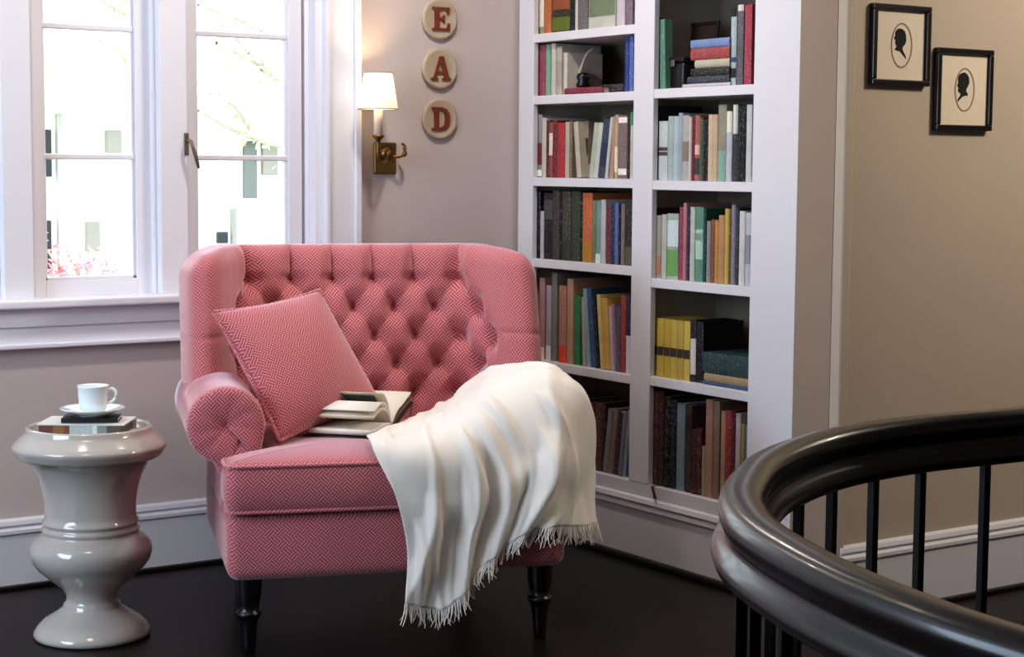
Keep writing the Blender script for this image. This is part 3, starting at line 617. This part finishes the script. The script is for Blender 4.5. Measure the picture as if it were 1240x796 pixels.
# arc length measured from the middle of the inner face, dense on the inner face
NL = 620
P0 = resample(loop, 4000, True)
tot = sum((P0[i]-P0[i-1]).length for i in range(len(P0)))
us = []; acc = 0
inner_half = 0.60
dense = [inner_half*(-1+2*i/420) for i in range(421)]
coarse = [inner_half+(tot-2*inner_half)*(i+1)/131 for i in range(130)]
def at_u(u):
    t = (u % tot)/tot*4000; i = int(t) % 4000; return P0[i].lerp(P0[(i+1) % 4000], t-int(t))
US = dense+coarse; PL = [at_u(u) for u in US]
NR = []
for i in range(len(PL)):
    a = at_u(US[i]-.004); b = at_u(US[i]+.004); t = (b-a).normalized(); NR.append(Vector((t.y, -t.x, 0)))
def lat(u, z): return (u-.058)/.126, (.95-z)/.172
SMIN, SMAX = .500, 1.052
def tuft(u, z):
    if abs(u) > .58: return 0
    p, q = lat(u, z)
    A, B = p+q, p-q
    ra, rb_ = A-round(A), B-round(B)
    dist = math.hypot(ra, rb_)*.5
    sa, sb = abs(math.sin(PI*A)), abs(math.sin(PI*B))
    h = .20*math.sqrt(min(1, sa*sb*1.3))+.38*math.sin(PI/2*min(1, dist/.48))+.42*(1-math.exp(-(dist/.12)**2))
    sp = abs(math.sin(PI*p))                      # vertical pleats above the first row of buttons
    hp = .15+.85*min(1, sp*1.25)**.6
    if q < 0:
        w = min(1, -q/.14); h = h*(1-w)+hp*w
    if q > 2.05:
        w = min(1, (q-2.05)/.2); h = h*(1-w)+hp*w
    lim = .335 if q < -.08 else max(.335, .455-abs(q-1)*.115)
    e = min(1, max(0, (abs(u)-lim)/.05)); h = h*(1-e)+1*e
    return -.058*(1-h)
rake = lambda z: .24*(z-.80)
def drop(x, z):
    e = max(0, min(1, (abs(x)-.40)/.14)); return z-.060*e*e*max(0, (z-.8)/.25)
zs = [SMIN-.12, SMIN-.06] + [SMIN+(1.0-SMIN)*i/84 for i in range(85)]
rings = []; uvv = []
for zi in zs:
    ring = []
    for i, u in enumerate(US):
        d = tuft(u, zi); q = PL[i]+NR[i]*(d*1.0)
        flare = 1+.0*(zi-.8)
        # seam dimple where the wing meets the arm roll
        seam = -.0035*math.exp(-((zi-.80)/.008)**2) if abs(u) > .50 and u < tot-.5 and .36 < abs(PL[i].x) else 0
        q = q+NR[i]*seam
        e = max(0, min(1, (.66-zi)/.14)); q = Vector((q.x*(1-.155*e), q.y, 0))
        ring.append(Vector((q.x, q.y+rake(zi), drop(q.x, zi)))); uvv.append((u, zi))
    rings.append(ring)
rad = .045
for k in range(1, 11):
    a = k/10*PI/2; ins = rad*(1-math.cos(a)); zz = 1.0+(SMAX-1.0)*math.sin(a)
    if k == 10: ins = rad*.93
    ring = []
    for i, u in enumerate(US):
        d = tuft(u, min(zz, 1.045))*(1-(k/10)*.55) if abs(u) < .58 else 0
        q = PL[i]-NR[i]*ins+NR[i]*d
        ring.append(Vector((q.x, q.y+rake(zz), drop(q.x, zz)))); uvv.append((u, zz+ins*.6))
    rings.append(ring)
# close the top: bridge ring towards the middle line of the back
back = stack('backrest', rings, FAB, ch, cap=(True, False), uvs=uvv)
bm = bmesh.new(); bm.from_mesh(back.data); bm.verts.ensure_lookup_table()
uvl = bm.loops.layers.uv.active
nring = len(US); top0 = (len(rings)-1)*nring
ND = len(dense)
# match each inner vertex with the outer vertex at the same fraction
outer_idx = list(range(ND-1, nring))+[0]
for i in range(ND-1):
    f0, f1 = i/(ND-1), (i+1)/(ND-1)
    j0 = outer_idx[round((1-f0)*(len(outer_idx)-1))]; j1 = outer_idx[round((1-f1)*(len(outer_idx)-1))]
    ids = [top0+i, top0+i+1, top0+j1] + ([top0+j0] if j0 != j1 else [])
    ids = list(dict.fromkeys(ids))
    if len(ids) >= 3:
        try:
            f = bm.faces.new([bm.verts[k] for k in ids]); f.smooth = True
            for l in f.loops: l[uvl].uv = (l.vert.co.x, l.vert.co.y)
        except ValueError: pass
bmesh.ops.recalc_face_normals(bm, faces=bm.faces); bm.to_mesh(back.data); bm.free()
bme = None
for row in range(5):
    zz = .95-.086*row
    for k in range(-4, 5):
        u = (.058 if row % 2 == 0 else -.005)+.126*k
        if abs(u) > (.33, .385, .45, .385, .33)[row]: continue
        i = min(range(ND), key=lambda t: abs(US[t]-u)); q = PL[i]+NR[i]*(tuft(US[i], zz)+.002)
        ang = math.atan2(NR[i].y, NR[i].x)
        pos = Vector((q.x, q.y+rake(zz), zz))
        if bme is None:
            b = lathe('button', [(0, .006), (.005, .0055), (.009, .003), (.0105, -.001), (.010, -.004)], BUTTON, back, 14); bme = b.data
        else:
            b = bpy.data.objects.new('button', bme); C.objects.link(b); b.parent = back
        b.location = pos; b.rotation_euler = NR[i].to_track_quat('Z', 'Y').to_euler()
lp = [(.014, 0), (.017, .004), (.018, .03), (.0235, .085), (.027, .098), (.033, .102), (.035, .108), (.033, .114), (.026, .118), (.029, .135), (.034, .16), (.036, .20), (.036, .22)]
legme = None
for x, y in ((-.40, .06), (.40, .06), (-.36, .74), (.33, .74)):
    if legme is None: l = lathe('leg', lp, LEGM, ch, 28); legme = l.data
    else:
        l = bpy.data.objects.new('leg', legme); C.objects.link(l); l.parent = ch
    l.location = (x, y, 0)

MC = Matrix.Translation(CO) @ Matrix.Rotation(TH, 4, 'Z')
def wpt(p): return MC @ Vector(p)

# ------------------------------------------------------------ throw pillow
def make_pillow():
    TL, TR, BR, BL = [Vector(p) for p in ((-.462, .395, .885), (-.140, .585, .930), (.030, .50, .600), (-.300, .205, .545))]
    n = (TR-TL).cross(BL-TL).normalized()
    if n.y > 0: n = -n
    root_p = wpt((-.2, .4, .56))
    t = thing('throw_pillow', 'square pink patterned pillow leaning on the left arm of armchair', 'pillow', root_p, TH)
    off = Vector((-.2, .4, .56)); N = 40; V = []; uvs = []; idx = {}
    def pt(i, j, s):
        u, v = i/N, j/N
        # sides curve in slightly between pinched corners
        uu = u+.035*math.sin(PI*v)*(1-2*u)*abs(1-2*u)**2; vv = v+.035*math.sin(PI*u)*(1-2*v)*abs(1-2*v)**2
        p = (TL*(1-uu)+TR*uu)*(1-vv)+(BL*(1-uu)+BR*uu)*vv
        b = (max(0, math.sin(PI*u))*max(0, math.sin(PI*v)))**.45
        wr = .004*math.sin(9*u+5*v)*b
        return p+n*(s*(.085*b+wr))-off
    Fc = []
    for s in (1, -1):
        for i in range(N+1):
            for j in range(N+1):
                idx[s, i, j] = len(V); V.append(pt(i, j, s)); uvs.append((i/N*.43, j/N*.43+(.013 if s < 0 else 0)))
        for i in range(N):
            for j in range(N):
                q = (idx[s, i, j], idx[s, i+1, j], idx[s, i+1, j+1], idx[s, i, j+1]); Fc.append(q if s > 0 else tuple(reversed(q)))
    o = mk('pillow_case', V, Fc, FAB, t, True, uvs=uvs)
    bm = bmesh.new(); bm.from_mesh(o.data); bmesh.ops.remove_doubles(bm, verts=bm.verts, dist=1e-5); bmesh.ops.recalc_face_normals(bm, faces=bm.faces); bm.to_mesh(o.data); bm.free()
    edge = [pt(i, 0, 0) for i in range(N)]+[pt(N, j, 0) for j in range(N)]+[pt(N-i, N, 0) for i in range(N)]+[pt(0, N-j, 0) for j in range(N)]
    edge.append(edge[0].copy())
    tube('piping', edge, .006, FAB, t, 8, cap=(False, False))
make_pillow()

# --------------------------------------------------------------- open book
def make_open_book():
    S = Vector((.034, .350, .549))                     # near end of the gutter, chair space
    d = Vector((-.87, .49, 0)).normalized(); w = Vector((-.49, -.87, 0)).normalized()
    t = thing('open_book', 'open book lying face up on the pink seat cushion', 'book', wpt(S), TH)
    Ln, Wd = .195, .165
    def sheet(name, prof, m, th=.0012, l0=0, l1=Ln):
        """prof: list of (across, height); extruded along the gutter"""
        P = catmull([(a, h, 0) for a, h in prof], 6); V = []; n = len(P)
        nr = []
        for i in range(n):
            tt = (P[min(n-1, i+1)]-P[max(0, i-1)]).normalized(); nr.append(Vector((-tt.y, tt.x, 0)))
        for l in (l0, l1):
            for sgn in (0, 1):
                for i in range(n):
                    q = P[i]+nr[i]*(th*sgn); V.append(d*l+w*q.x+Vector((0, 0, q.y)))
        Fc = []
        for i in range(n-1):
            a, b, c, e = i, n+i, 2*n+i, 3*n+i
            Fc += [(a, a+1, c+1, c), (b, e, e+1, b+1), (a, b, b+1, a+1), (c, c+1, e+1, e)]
        Fc += [(0, 2*n, 3*n, n), (n-1, 2*n-1, 4*n-1, 3*n-1)]
        o = mk(name, V, Fc, m, t, True); fix_normals(o); return o
    cv = mat('dark_book_cover', '#17120f', .5)
    pgd = mat('printed_page', '#cfc6b4', .9, var=.12, scale=160)
    shd = mat('shaded_page_edges', '#6b5744', .9, var=.3, scale=300)  # page paper darkened to brown, painting in the shade among the leaves
    sheet('cover', [(-.182, .052), (-.10, .026), (-.03, .001), (0, -.004), (.05, -.005), (.175, -.004)], cv, .003, -.004, Ln+.004)
    sheet('page_block', [(.004, .004), (.05, .008), (.11, .004), (.168, .003)], WPAPER, .014)
    sheet('page_block', [(-.003, .004), (-.05, .030), (-.10, .046), (-.172, .066)], shd, .010)
    # lifted groups of leaves on the near side
    sheet('page', [(.002, .008), (.035, .048), (.085, .062), (.150, .045)], pgd, .008)
    sheet('page', [(.001, .010), (.03, .062), (.075, .082), (.140, .066)], WPAPER, .003)
    top = sheet('page', [(0, .012), (.014, .048), (.034, .082), (.066, .108)], pgd, .002)
    sheet('page', [(-.001, .010), (-.05, .045), (-.10, .060), (-.175, .084)], WPAPER, .003)
    # picture printed on the lifted leaf
    P = catmull([(0, .012, 0), (.014, .048, 0), (.034, .082, 0), (.066, .108, 0)], 6); V = []
    sub = [q+Vector((.0015, -.0012, 0)) for q in P[9:17]]
    for l in (.03, Ln-.03):
        for q in sub: V.append(d*l+w*q.x+Vector((0, 0, q.y)))
    n = len(sub); mk('printed_picture', V, [(i, i+1, n+i+1, n+i) for i in range(n-1)], mat('dark_print', '#4d4a44', .9, var=.4, scale=60), t)
make_open_book()

# -------------------------------------------------------------- white throw
TW = [[(-.071,.119,.552),(.060,.315,.560),(.185,.490,.566),(.262,.52,.600),(.335,.48,.680),(.395,.36,.718),(.470,.24,.722),(.546,.22,.655)],
      [(-.078,.010,.548),(.022,-.010,.545),(.122,.02,.566),(.200,.06,.605),(.300,.11,.665),(.420,.10,.702),(.510,.10,.680),(.566,.15,.590)],
      [(-.024,-.040,.432),(.069,-.052,.416),(.158,-.050,.424),(.251,-.040,.463),(.338,-.035,.505),(.432,-.035,.540),(.522,.045,.508),(.568,.15,.440)],
      [(.010,-.035,.290),(.091,-.055,.270),(.160,-.040,.315),(.239,-.045,.352),(.320,-.048,.404),(.405,-.048,.409),(.497,.015,.394),(.556,.13,.352)],
      [(.004,-.040,.142),(.108,-.060,.120),(.174,-.040,.200),(.233,-.045,.252),(.301,-.045,.308),(.378,-.048,.332),(.470,-.02,.322),(.545,.10,.308)]]
def make_throw():
    NS, NT = 120, 90
    cols = [catmull(r, 16) for r in TW]
    cols = [resample(c, NS) for c in cols]
    grid = []
    for i in range(NS):
        col = resample(catmull([c[i] for c in cols], 16), NT); grid.append(col)
    out = [[None]*NT for _ in range(NS)]
    for i in range(NS):
        for j in range(NT):
            a = grid[min(NS-1, i+1)][j]-grid[max(0, i-1)][j]; b = grid[i][min(NT-1, j+1)]-grid[i][max(0, j-1)]
            n = b.cross(a).normalized()
            if n.y > .3 and n.z < .2: n = -n
            if n.z < -.3: n = -n
            s, t = i/(NS-1), j/(NT-1)
            amp = .007+.021*min(1, max(0, (t-.25)/.5))
            r1 = nz(Vector((s*5.5+1.5*t, t*.9, .3))); r2 = nz(Vector((s*11-.9*t, t*1.6, 3.1)))
            f = (.75-abs(r1)*4.0)*.8+(.5-abs(r2)*3.0)*.55+.5*nz(Vector((s*28, t*5, 7.7)))
            f = max(f, -.15-2.2*max(0, t-.40))
            f2 = (.5-abs(nz(Vector((s*5.5, t*8, 5.2))))*3.2+1.2*nz(Vector((s*10, t*12, 2.2))))*(1-min(1, t/.55))
            tip = .35+.65*min(1, min(s, 1-s)/.04)
            out[i][j] = grid[i][j]+n*(amp*(f+.35)*tip+.010*max(f2, -.3)*(1-abs(2*s-1)**3)+.012)
    t = thing('throw_blanket', 'white woven throw with fringed hem draped over right arm and seat', 'throw', wpt((.1, .3, .55)), TH)
    off = Vector((.1, .3, .55)); V = [out[i][j]-off for i in range(NS) for j in range(NT)]
    Fc = [(i*NT+j, (i+1)*NT+j, (i+1)*NT+j+1, i*NT+j+1) for i in range(NS-1) for j in range(NT-1)]
    o = mk('cloth', V, Fc, THROW, t, True)
    md = o.modifiers.new('thickness', 'SOLIDIFY'); md.thickness = .003; md.offset = 0
    V = []; Fc = []
    for k in range(230):
        s = (k+random.random()*.8)/230*(NS-1); i = min(NS-2, int(s)); p = out[i][NT-1].lerp(out[i+1][NT-1], s-i)-off
        q = out[i][NT-6]-off; dr = (p-q).normalized(); L = random.uniform(.028, .056)
        sw = Vector((random.gauss(0, .25), random.gauss(-.05, .15), 0)); wd = random.uniform(.0012, .0024)
        n0 = len(V)
        for m_ in range(4):
            f = m_/3; c = p+dr*(L*f*(1-.4*f))+Vector((0, 0, -1))*(L*.45*f*f)+sw*(L*f*f)
            ww = wd*(1-.5*f); V += [c+Vector((-ww, 0, 0)), c+Vector((0, -ww, 0)), c+Vector((ww, 0, 0))]
        for m_ in range(3):
            for e in range(3):
                a = n0+m_*3+e; b = n0+m_*3+(e+1) % 3; Fc.append((a, b, b+3, a+3))
    fr = mk('fringe', V, Fc, THROW, t); fr['kind'] = 'stuff'
make_throw()

# ---------------------------------------------------------- urn side table
UC = Vector((1.72, 4.604, 0))
ur = thing('garden_stool', 'tall pale glazed ceramic urn-shaped side table beside the armchair', 'side table', UC)
prof = [(0, 0), (.150, 0), (.158, .005), (.159, .014), (.154, .022), (.146, .034), (.128, .05), (.100, .066), (.082, .080), (.077, .086), (.077, .092), (.071, .096), (.069, .108), (.071, .122), (.078, .132),
        (.083, .140), (.100, .152), (.122, .172), (.144, .192), (.158, .212), (.166, .236), (.163, .256), (.152, .272), (.138, .283), (.130, .288), (.129, .293), (.132, .297), (.132, .304), (.127, .308), (.126, .314), (.130, .318), (.130, .324), (.124, .329),
        (.123, .345), (.125, .38), (.131, .415), (.142, .45), (.158, .478), (.172, .494), (.180, .499), (.192, .501), (.197, .508), (.203, .520), (.208, .528), (.206, .535), (.196, .545), (.180, .560), (.170, .572), (.170, .580), (.166, .585), (.160, .584), (.155, .578), (.153, .562), (0, .562)]
lathe('body', prof, CERAM, ur, 96)
ZT = .5625
# small stack under the cup
g = 'little books under the coffee cup'
e = on_y(112, 510, UC.y)
dirv = Vector((.829, -.559, 0)); fw = Vector((.559, .829, 0)); ang = math.atan2(-.559, .829)
def loc_t(dx, dy, z): return UC+dirv*dx+fw*dy+Vector((0, 0, z))
bk1 = thing('book', 'thick low book with brown and grey striped edge on the urn table', 'book', loc_t(-.004, -.005, ZT+.0005), ang, g)
cb = mat('pale_cover', '#d9d6d2', .5)
boxes('cover', [((-.118, -.078, 0), (.118, .078, .004)), ((-.118, -.078, .032), (.118, .078, .036)), ((-.118, .074, .004), (.118, .078, .032))], cb, bk1, bevel=.001)
seg = [(-.113, -.075, '#6b4230'), (-.075, -.045, '#8a6138'), (-.045, -.030, '#7c4431'), (-.030, .032, '#b9c4c0'), (.032, .044, '#dfe6e4'), (.044, .070, '#8a9290'), (.070, .108, '#5f5247')]
for x0, x1, hx in seg: box('striped_edge', (x0, -.076, .004), (x1, .073, .032), mat('edge_print', hx, .6, var=.2, scale=80), bk1)
bk2 = thing('book', 'thin dark book directly under the white saucer', 'book', loc_t(.010, -.01, ZT+.0372), ang+.1, g)
boxes('cover', [((-.075, -.05, 0), (.075, .05, .002)), ((-.075, -.05, .010), (.075, .05, .012)), ((-.075, -.05, .002), (.075, -.047, .010))], mat('black_green_cover', '#161a17', .5), bk2)
box('pages', (-.073, -.047, .002), (.073, .048, .010), PAPER, bk2)
ZS = ZT+.0372+.0125
sa = tag(lathe('saucer', [(0, .003), (.03, .003), (.033, 0), (.038, 0), (.04, .004), (.062, .010), (.082, .018), (.087, .0215), (.0865, .0235), (.080, .0215), (.06, .0145), (.04, .008), (.032, .0065), (0, .006)], CHINA, None, 64, loc=loc_t(.012, -.01, ZS)), 'white china saucer under the coffee cup', 'saucer')
cu = thing('coffee_cup', 'white china coffee cup on a saucer on the urn table', 'cup', loc_t(.014, -.01, ZS+.0068), ang)
lathe('body', [(0, .003), (.022, .003), (.024, 0), (.028, 0), (.030, .006), (.0355, .014), (.0385, .028), (.040, .050), (.0415, .072), (.0430, .0765), (.0418, .077), (.0395, .070), (.038, .05), (.036, .028), (.032, .014), (.024, .010), (0, .009)], CHINA, cu, 48)
tube('handle', catmull([(.040, 0, .062), (.052, 0, .068), (.062, 0, .060), (.062, 0, .046), (.053, 0, .034), (.038, 0, .028)], 6), .0042, CHINA, cu, 10)

# ------------------------------------------------------------------ sconce
pl = on_y(465, 188, YW); sp_ = on_y(458, 110, YW-.10)
sc = thing('wall_sconce', 'lit brass wall sconce with cream shade beside the window', 'wall lamp', (pl.x, YW, pl.z))
rx = sp_.x-pl.x; zz0 = pl.z
def sz(py): return on_y(458, py, YW-.10).z-zz0
pw = .043
box('backplate', (-pw, -.012, sz(211)), (pw, 0, sz(172)), BRASS, sc, bevel=.005, seg=3)
lathe('boss', [(0, 0), (.024, 0), (.026, .006), (.018, .014), (.012, .022), (.015, .028), (.010, .036), (0, .038)], BRASS, sc, 28, loc=(0, -.012, sz(186)), rot=(PI/2, 0, 0))
zc = sz(167)
tube('arm', catmull([(0, -.03, sz(186)), (rx*.3, -.055, sz(194)), (rx*.7, -.085, sz(196)), (rx, -.10, sz(190)), (rx, -.10, zc-.008)], 8), .006, BRASS, sc, 12)
tube('arm', catmull([(0, -.03, sz(186)), (.02, -.05, sz(190)), (.045, -.06, sz(186)), (.05, -.055, sz(177)), (.04, -.05, sz(173))], 6), .005, BRASS, sc, 10)
lathe('finial', [(0, 0), (.006, .004), (.009, .014), (.004, .022), (.007, .030), (0, .036)], BRASS, sc, 20, loc=(.052, -.05, sz(190)))
lathe('candle_cup', [(0, -.012), (.008, -.01), (.010, -.002), (.019, .006), (.021, .012), (.013, .014), (.0, .014)], BRASS, sc, 28, loc=(rx, -.10, zc-.004))
lathe('candle_sleeve', [(0, 0), (.0145, 0), (.0145, sz(128)-zc), (0, sz(128)-zc)], mat('cream_sleeve', '#efdccb', .6), sc, 24, loc=(rx, -.10, zc+.008))
zb_, zt_ = sz(132), sz(88)
lathe('lamp_shade', [(.066, zb_), (.047, zt_), (.0455, zt_), (.0645, zb_)], SHADE, sc, 48, loc=(rx, -.10, 0))
for r_, z_ in ((.0662, zb_), (.0472, zt_)):
    P = [Vector((r_*math.cos(2*PI*k/48), r_*math.sin(2*PI*k/48), z_)) for k in range(49)]
    tube('shade_trim', P, .0018, mat('shade_binding', '#b7a08a', .7), sc, 8, cap=(False, False), loc=(rx, -.10, 0))
ld = bpy.data.lights.new('sconce_bulb', 'POINT'); ld.energy = 3.4; ld.color = (1, .72, .45); ld.shadow_soft_size = .02
lo = bpy.data.objects.new('sconce_bulb', ld); C.objects.link(lo); lo.location = (pl.x+rx, YW-.10, zz0+(zb_+zt_)/2); 
# ---------------------------------------------------------- letter plaques
def rect(x0, z0, x1, z1): return [(x0, z0), (x1, z0), (x1, z1), (x0, z1)]
LET = {
 'E': [[(-.034, -.040), (.036, -.040), (.036, -.014), (.028, -.014), (.022, -.031), (-.006, -.031), (-.006, -.004), (.006, -.004), (.009, -.013), (.015, -.013), (.015, .013), (.009, .013), (.006, .005), (-.006, .005), (-.006, .031), (.020, .031), (.026, .016), (.034, .016), (.034, .040), (-.034, .040), (-.034, .032), (-.025, .031), (-.025, -.031), (-.034, -.032)]],
 'A': [[(-.040, -.040), (-.012, -.040), (-.012, -.032), (-.019, -.031), (-.015, -.018), (.010, -.018), (.014, -.031), (.006, -.032), (.006, -.040), (.040, -.040), (.040, -.032), (.033, -.031), (.010, .041), (-.006, .041), (-.029, -.031), (-.040, -.032)], [(-.012, -.009), (-.002, .022), (.007, -.009)]],
 'D': [[(-.036, -.040), (.004, -.040), (.022, -.034), (.034, -.018), (.037, 0), (.034, .018), (.022, .034), (.004, .040), (-.036, .040), (-.036, .032), (-.027, .031), (-.027, -.031), (-.036, -.032)], [(-.008, -.030), (.004, -.029), (.014, -.020), (.017, 0), (.014, .020), (.004, .029), (-.008, .030)]]}
for chn, py, why in (('E', 23, 'topmost of the column on the wall'), ('A', 83, 'between the E and D plaques'), ('D', 144, 'lowest of the column on the wall')):
    p = on_y(533, py, YW-.012)
    t = thing('letter_plaque', 'round cream plaque with rust letter %s, %s' % (chn, why), 'plaque', (p.x, YW, p.z), 0, 'round letter plaques')
    lathe('disc', [(0, 0), (.060, 0), (.068, .003), (.071, .009), (.069, .014), (.062, .016), (.058, .0145), (0, .0145)], DISC, t, 56, rot=(PI/2, 0, 0))
    poly = LET[chn]
    prism('letter', poly[0], .006, LETTER, t, holes=poly[1:], loc=(0, -.0145, 0))

# ---------------------------------------------------------- silhouettes
HEAD_L = [(-.018, .037), (-.008, .043), (.006, .042), (.018, .036), (.024, .024), (.026, .008), (.022, -.004), (.015, -.010), (.010, -.016), (.012, -.024), (.020, -.034), (.026, -.044), (.028, -.050), (.020, -.044), (.008, -.034), (-.002, -.026), (-.012, -.026), (-.024, -.022), (-.014, -.012), (-.018, -.008), (-.022, .0), (-.020, .006), (-.028, .012), (-.022, .020), (-.023, .030)]
HEAD_R = [(-.012, .043), (.002, .047), (.016, .042), (.025, .030), (.027, .014), (.020, .002), (.014, -.006), (.014, -.014), (.021, -.020), (.021, -.027), (.008, -.027), (-.006, -.032), (-.018, -.042), (-.027, -.048), (-.023, -.038), (-.014, -.028), (-.012, -.020), (-.020, -.018), (-.025, -.012), (-.022, -.004), (-.029, .004), (-.024, .014), (-.026, .026), (-.022, .037)]
for corners, poly, lb, (cpx, cpy) in ((((1059, 3), (1126, 105)), HEAD_L, 'black framed silhouette portrait in oval mat, higher and left of the pair', (1094, 50)),
        (((1137, 57), (1201, 159)), HEAD_R, 'black framed silhouette portrait in oval mat, lower and right of the pair', (1170, 106))):
    a = on_y(corners[0][0], corners[0][1], YR-.02); b = on_y(corners[1][0], corners[1][1], YR-.02)
    w, h = b.x-a.x, a.z-b.z; cx, cz = (a.x+b.x)/2, (a.z+b.z)/2
    t = thing('framed_silhouette', lb, 'picture', (cx, YR, cz), 0, 'framed silhouettes on the hall wall')
    fwd = .016
    boxes('frame', [((-w/2, -.022, -h/2), (w/2, 0, -h/2+fwd)), ((-w/2, -.022, h/2-fwd), (w/2, 0, h/2)), ((-w/2, -.022, -h/2+fwd), (-w/2+fwd, 0, h/2-fwd)), ((w/2-fwd, -.022, -h/2+fwd), (w/2, 0, h/2-fwd))], FRAMEM, t, bevel=.003)
    box('mat_board', (-w/2+.01, -.010, -h/2+.01), (w/2-.01, -.004, h/2-.01), MATBD, t)
    E_ = [(.043*math.cos(2*PI*k/48), .064*math.sin(2*PI*k/48)) for k in range(48)]; E2 = [(.0385*math.cos(2*PI*k/48), .0595*math.sin(2*PI*k/48)) for k in range(48)]
    prism('oval_line', E_, .001, OVALM, t, holes=[E2], loc=(.006, -.010, .0))
    prism('silhouette', [(p[0]*.92, p[1]*.92) for p in poly], .001, INK, t, loc=(.0, -.0102, .008))

# ------------------------------------------------------------ stair railing
ZR = 1.0
path = catmull([(2.9, 1.36, 0), (2.3, 1.43, 0), (1.95, 1.462, 0), (1.752, 1.474, 0), (1.578, 1.483, 0), (1.417, 1.455, 0), (1.257, 1.376, 0), (1.122, 1.262, 0), (1.049, 1.175, 0), (1.000, 1.090, 0), (.952, .966, 0), (.924, .854, 0), (.912, .75, 0), (.905, .5, 0), (.905, 0, 0), (.905, -.5, 0)], 12)
path = resample(path, 170)
half = [(0, 0), (.009, -.0005), (.0155, -.003), (.0205, -.0085), (.0222, -.0155), (.0212, -.0225), (.0182, -.0285), (.0165, -.033), (.0178, -.038), (.0225, -.0425), (.0268, -.0485), (.0280, -.0555), (.0262, -.0615), (.0215, -.0655), (.012, -.067)]
sec = half + [(-x, z) for x, z in reversed(half[1:])]
rl = thing('stair_railing', 'curved black wooden stair handrail on slim iron balusters', 'railing', (path[80].x, path[80].y, 0))
ro = Vector((path[80].x, path[80].y, 0))
rings = []
for i, p in enumerate(path):
    t = (path[min(len(path)-1, i+1)]-path[max(0, i-1)]).normalized(); s = Vector((t.y, -t.x, 0))
    rings.append([p-ro+s*x+Vector((0, 0, ZR+z)) for x, z in sec])
o = stack('handrail', rings, DARKW, rl); fix_normals(o)
dl = [0]
for a, b in zip(path, path[1:]): dl.append(dl[-1]+(b-a).length)
s = .015; bme = None
while s < dl[-1]:
    i = next(k for k in range(len(dl)) if dl[k] >= s); p = path[i]
    tt = (path[min(len(path)-1, i+1)]-path[i-1]).normalized()
    if bme is None:
        b = boxes('baluster', [((-.0052, -.0052, 0), (.0052, .0052, ZR-.064)), ((-.010, -.010, 0), (.010, .010, .02))], IRON, rl, bevel=.001); bme = b.data
    else:
        b = bpy.data.objects.new('baluster', bme); C.objects.link(b); b.parent = rl
    b.location = p-ro; b.rotation_euler = (0, 0, math.atan2(tt.y, tt.x)); s += .0905

# --------------------------------------------------------------- lighting
w = bpy.data.worlds.new('sky'); bpy.context.scene.world = w; w.use_nodes = True
nt = w.node_tree; bg = nt.nodes['Background']
sk = nt.nodes.new('ShaderNodeTexSky'); sk.sky_type = 'HOSEK_WILKIE'; sk.turbidity = 8; sk.ground_albedo = .6
sk.sun_direction = Vector((-.5, -.4, .75)).normalized()
mixc = nt.nodes.new('ShaderNodeMix'); mixc.data_type = 'RGBA'; mixc.inputs['Factor'].default_value = .85
mixc.inputs['B'].default_value = (.86, .93, 1.0, 1)
nt.links.new(sk.outputs['Color'], mixc.inputs['A']); nt.links.new(mixc.outputs['Result'], bg.inputs['Color'])
bg.inputs['Strength'].default_value = 5.2
def area(name, loc, target, sx, sy, power, col, portal=False, spread=PI):
    l = bpy.data.lights.new(name, 'AREA'); l.shape = 'RECTANGLE'; l.size = sx; l.size_y = sy; l.energy = power; l.color = col; l.spread = spread
    o = bpy.data.objects.new(name, l); C.objects.link(o); o.location = loc
    o.rotation_euler = (Vector(target)-Vector(loc)).to_track_quat('-Z', 'Y').to_euler()
    if portal: l.cycles.is_portal = True
    return o
area('window_portal', ((WX0+WX1)/2, YW+.17, (WZ0+WZ1)/2), ((WX0+WX1)/2, 0, (WZ0+WZ1)/2), WX1-WX0, WZ1-WZ0, 1, (1, 1, 1), True)
area('left_window_daylight', (-1.5, 3.75, 1.65), (3.2, 4.6, 1.0), 1.9, 1.6, 132, (.66, .81, 1.0))
area('recessed_ceiling_lamp', (2.75, 4.35, 2.68), (2.75, 4.5, 0), .16, .16, 19, (1, .90, .82))
area('recessed_ceiling_lamp', (1.35, 4.3, 2.68), (1.35, 4.4, 0), .16, .16, 10, (1, .90, .82))
area('room_ceiling_lamp', (.9, 3.0, 2.66), (1.4, 3.8, 0), .5, .5, 9, (1, .84, .66))
area('rear_fill_light', (.2, -.4, 2.66), (1.6, 4.2, .9), 1.0, 1.0, 7, (1, .88, .78))  # added weak warm fill from behind the camera, no visible fixture
area('hall_ceiling_lamp', (4.7, 2.2, 2.66), (4.6, 3.5, 1.2), .5, .5, 66, (1, .88, .73))
s = bpy.context.scene
s.view_settings.view_transform = 'Standard'; s.view_settings.look = 'None'; s.view_settings.exposure = 0; s.view_settings.gamma = .92
s.cycles.max_bounces = 8; s.cycles.sample_clamp_indirect = 6; s.cycles.use_denoising = True
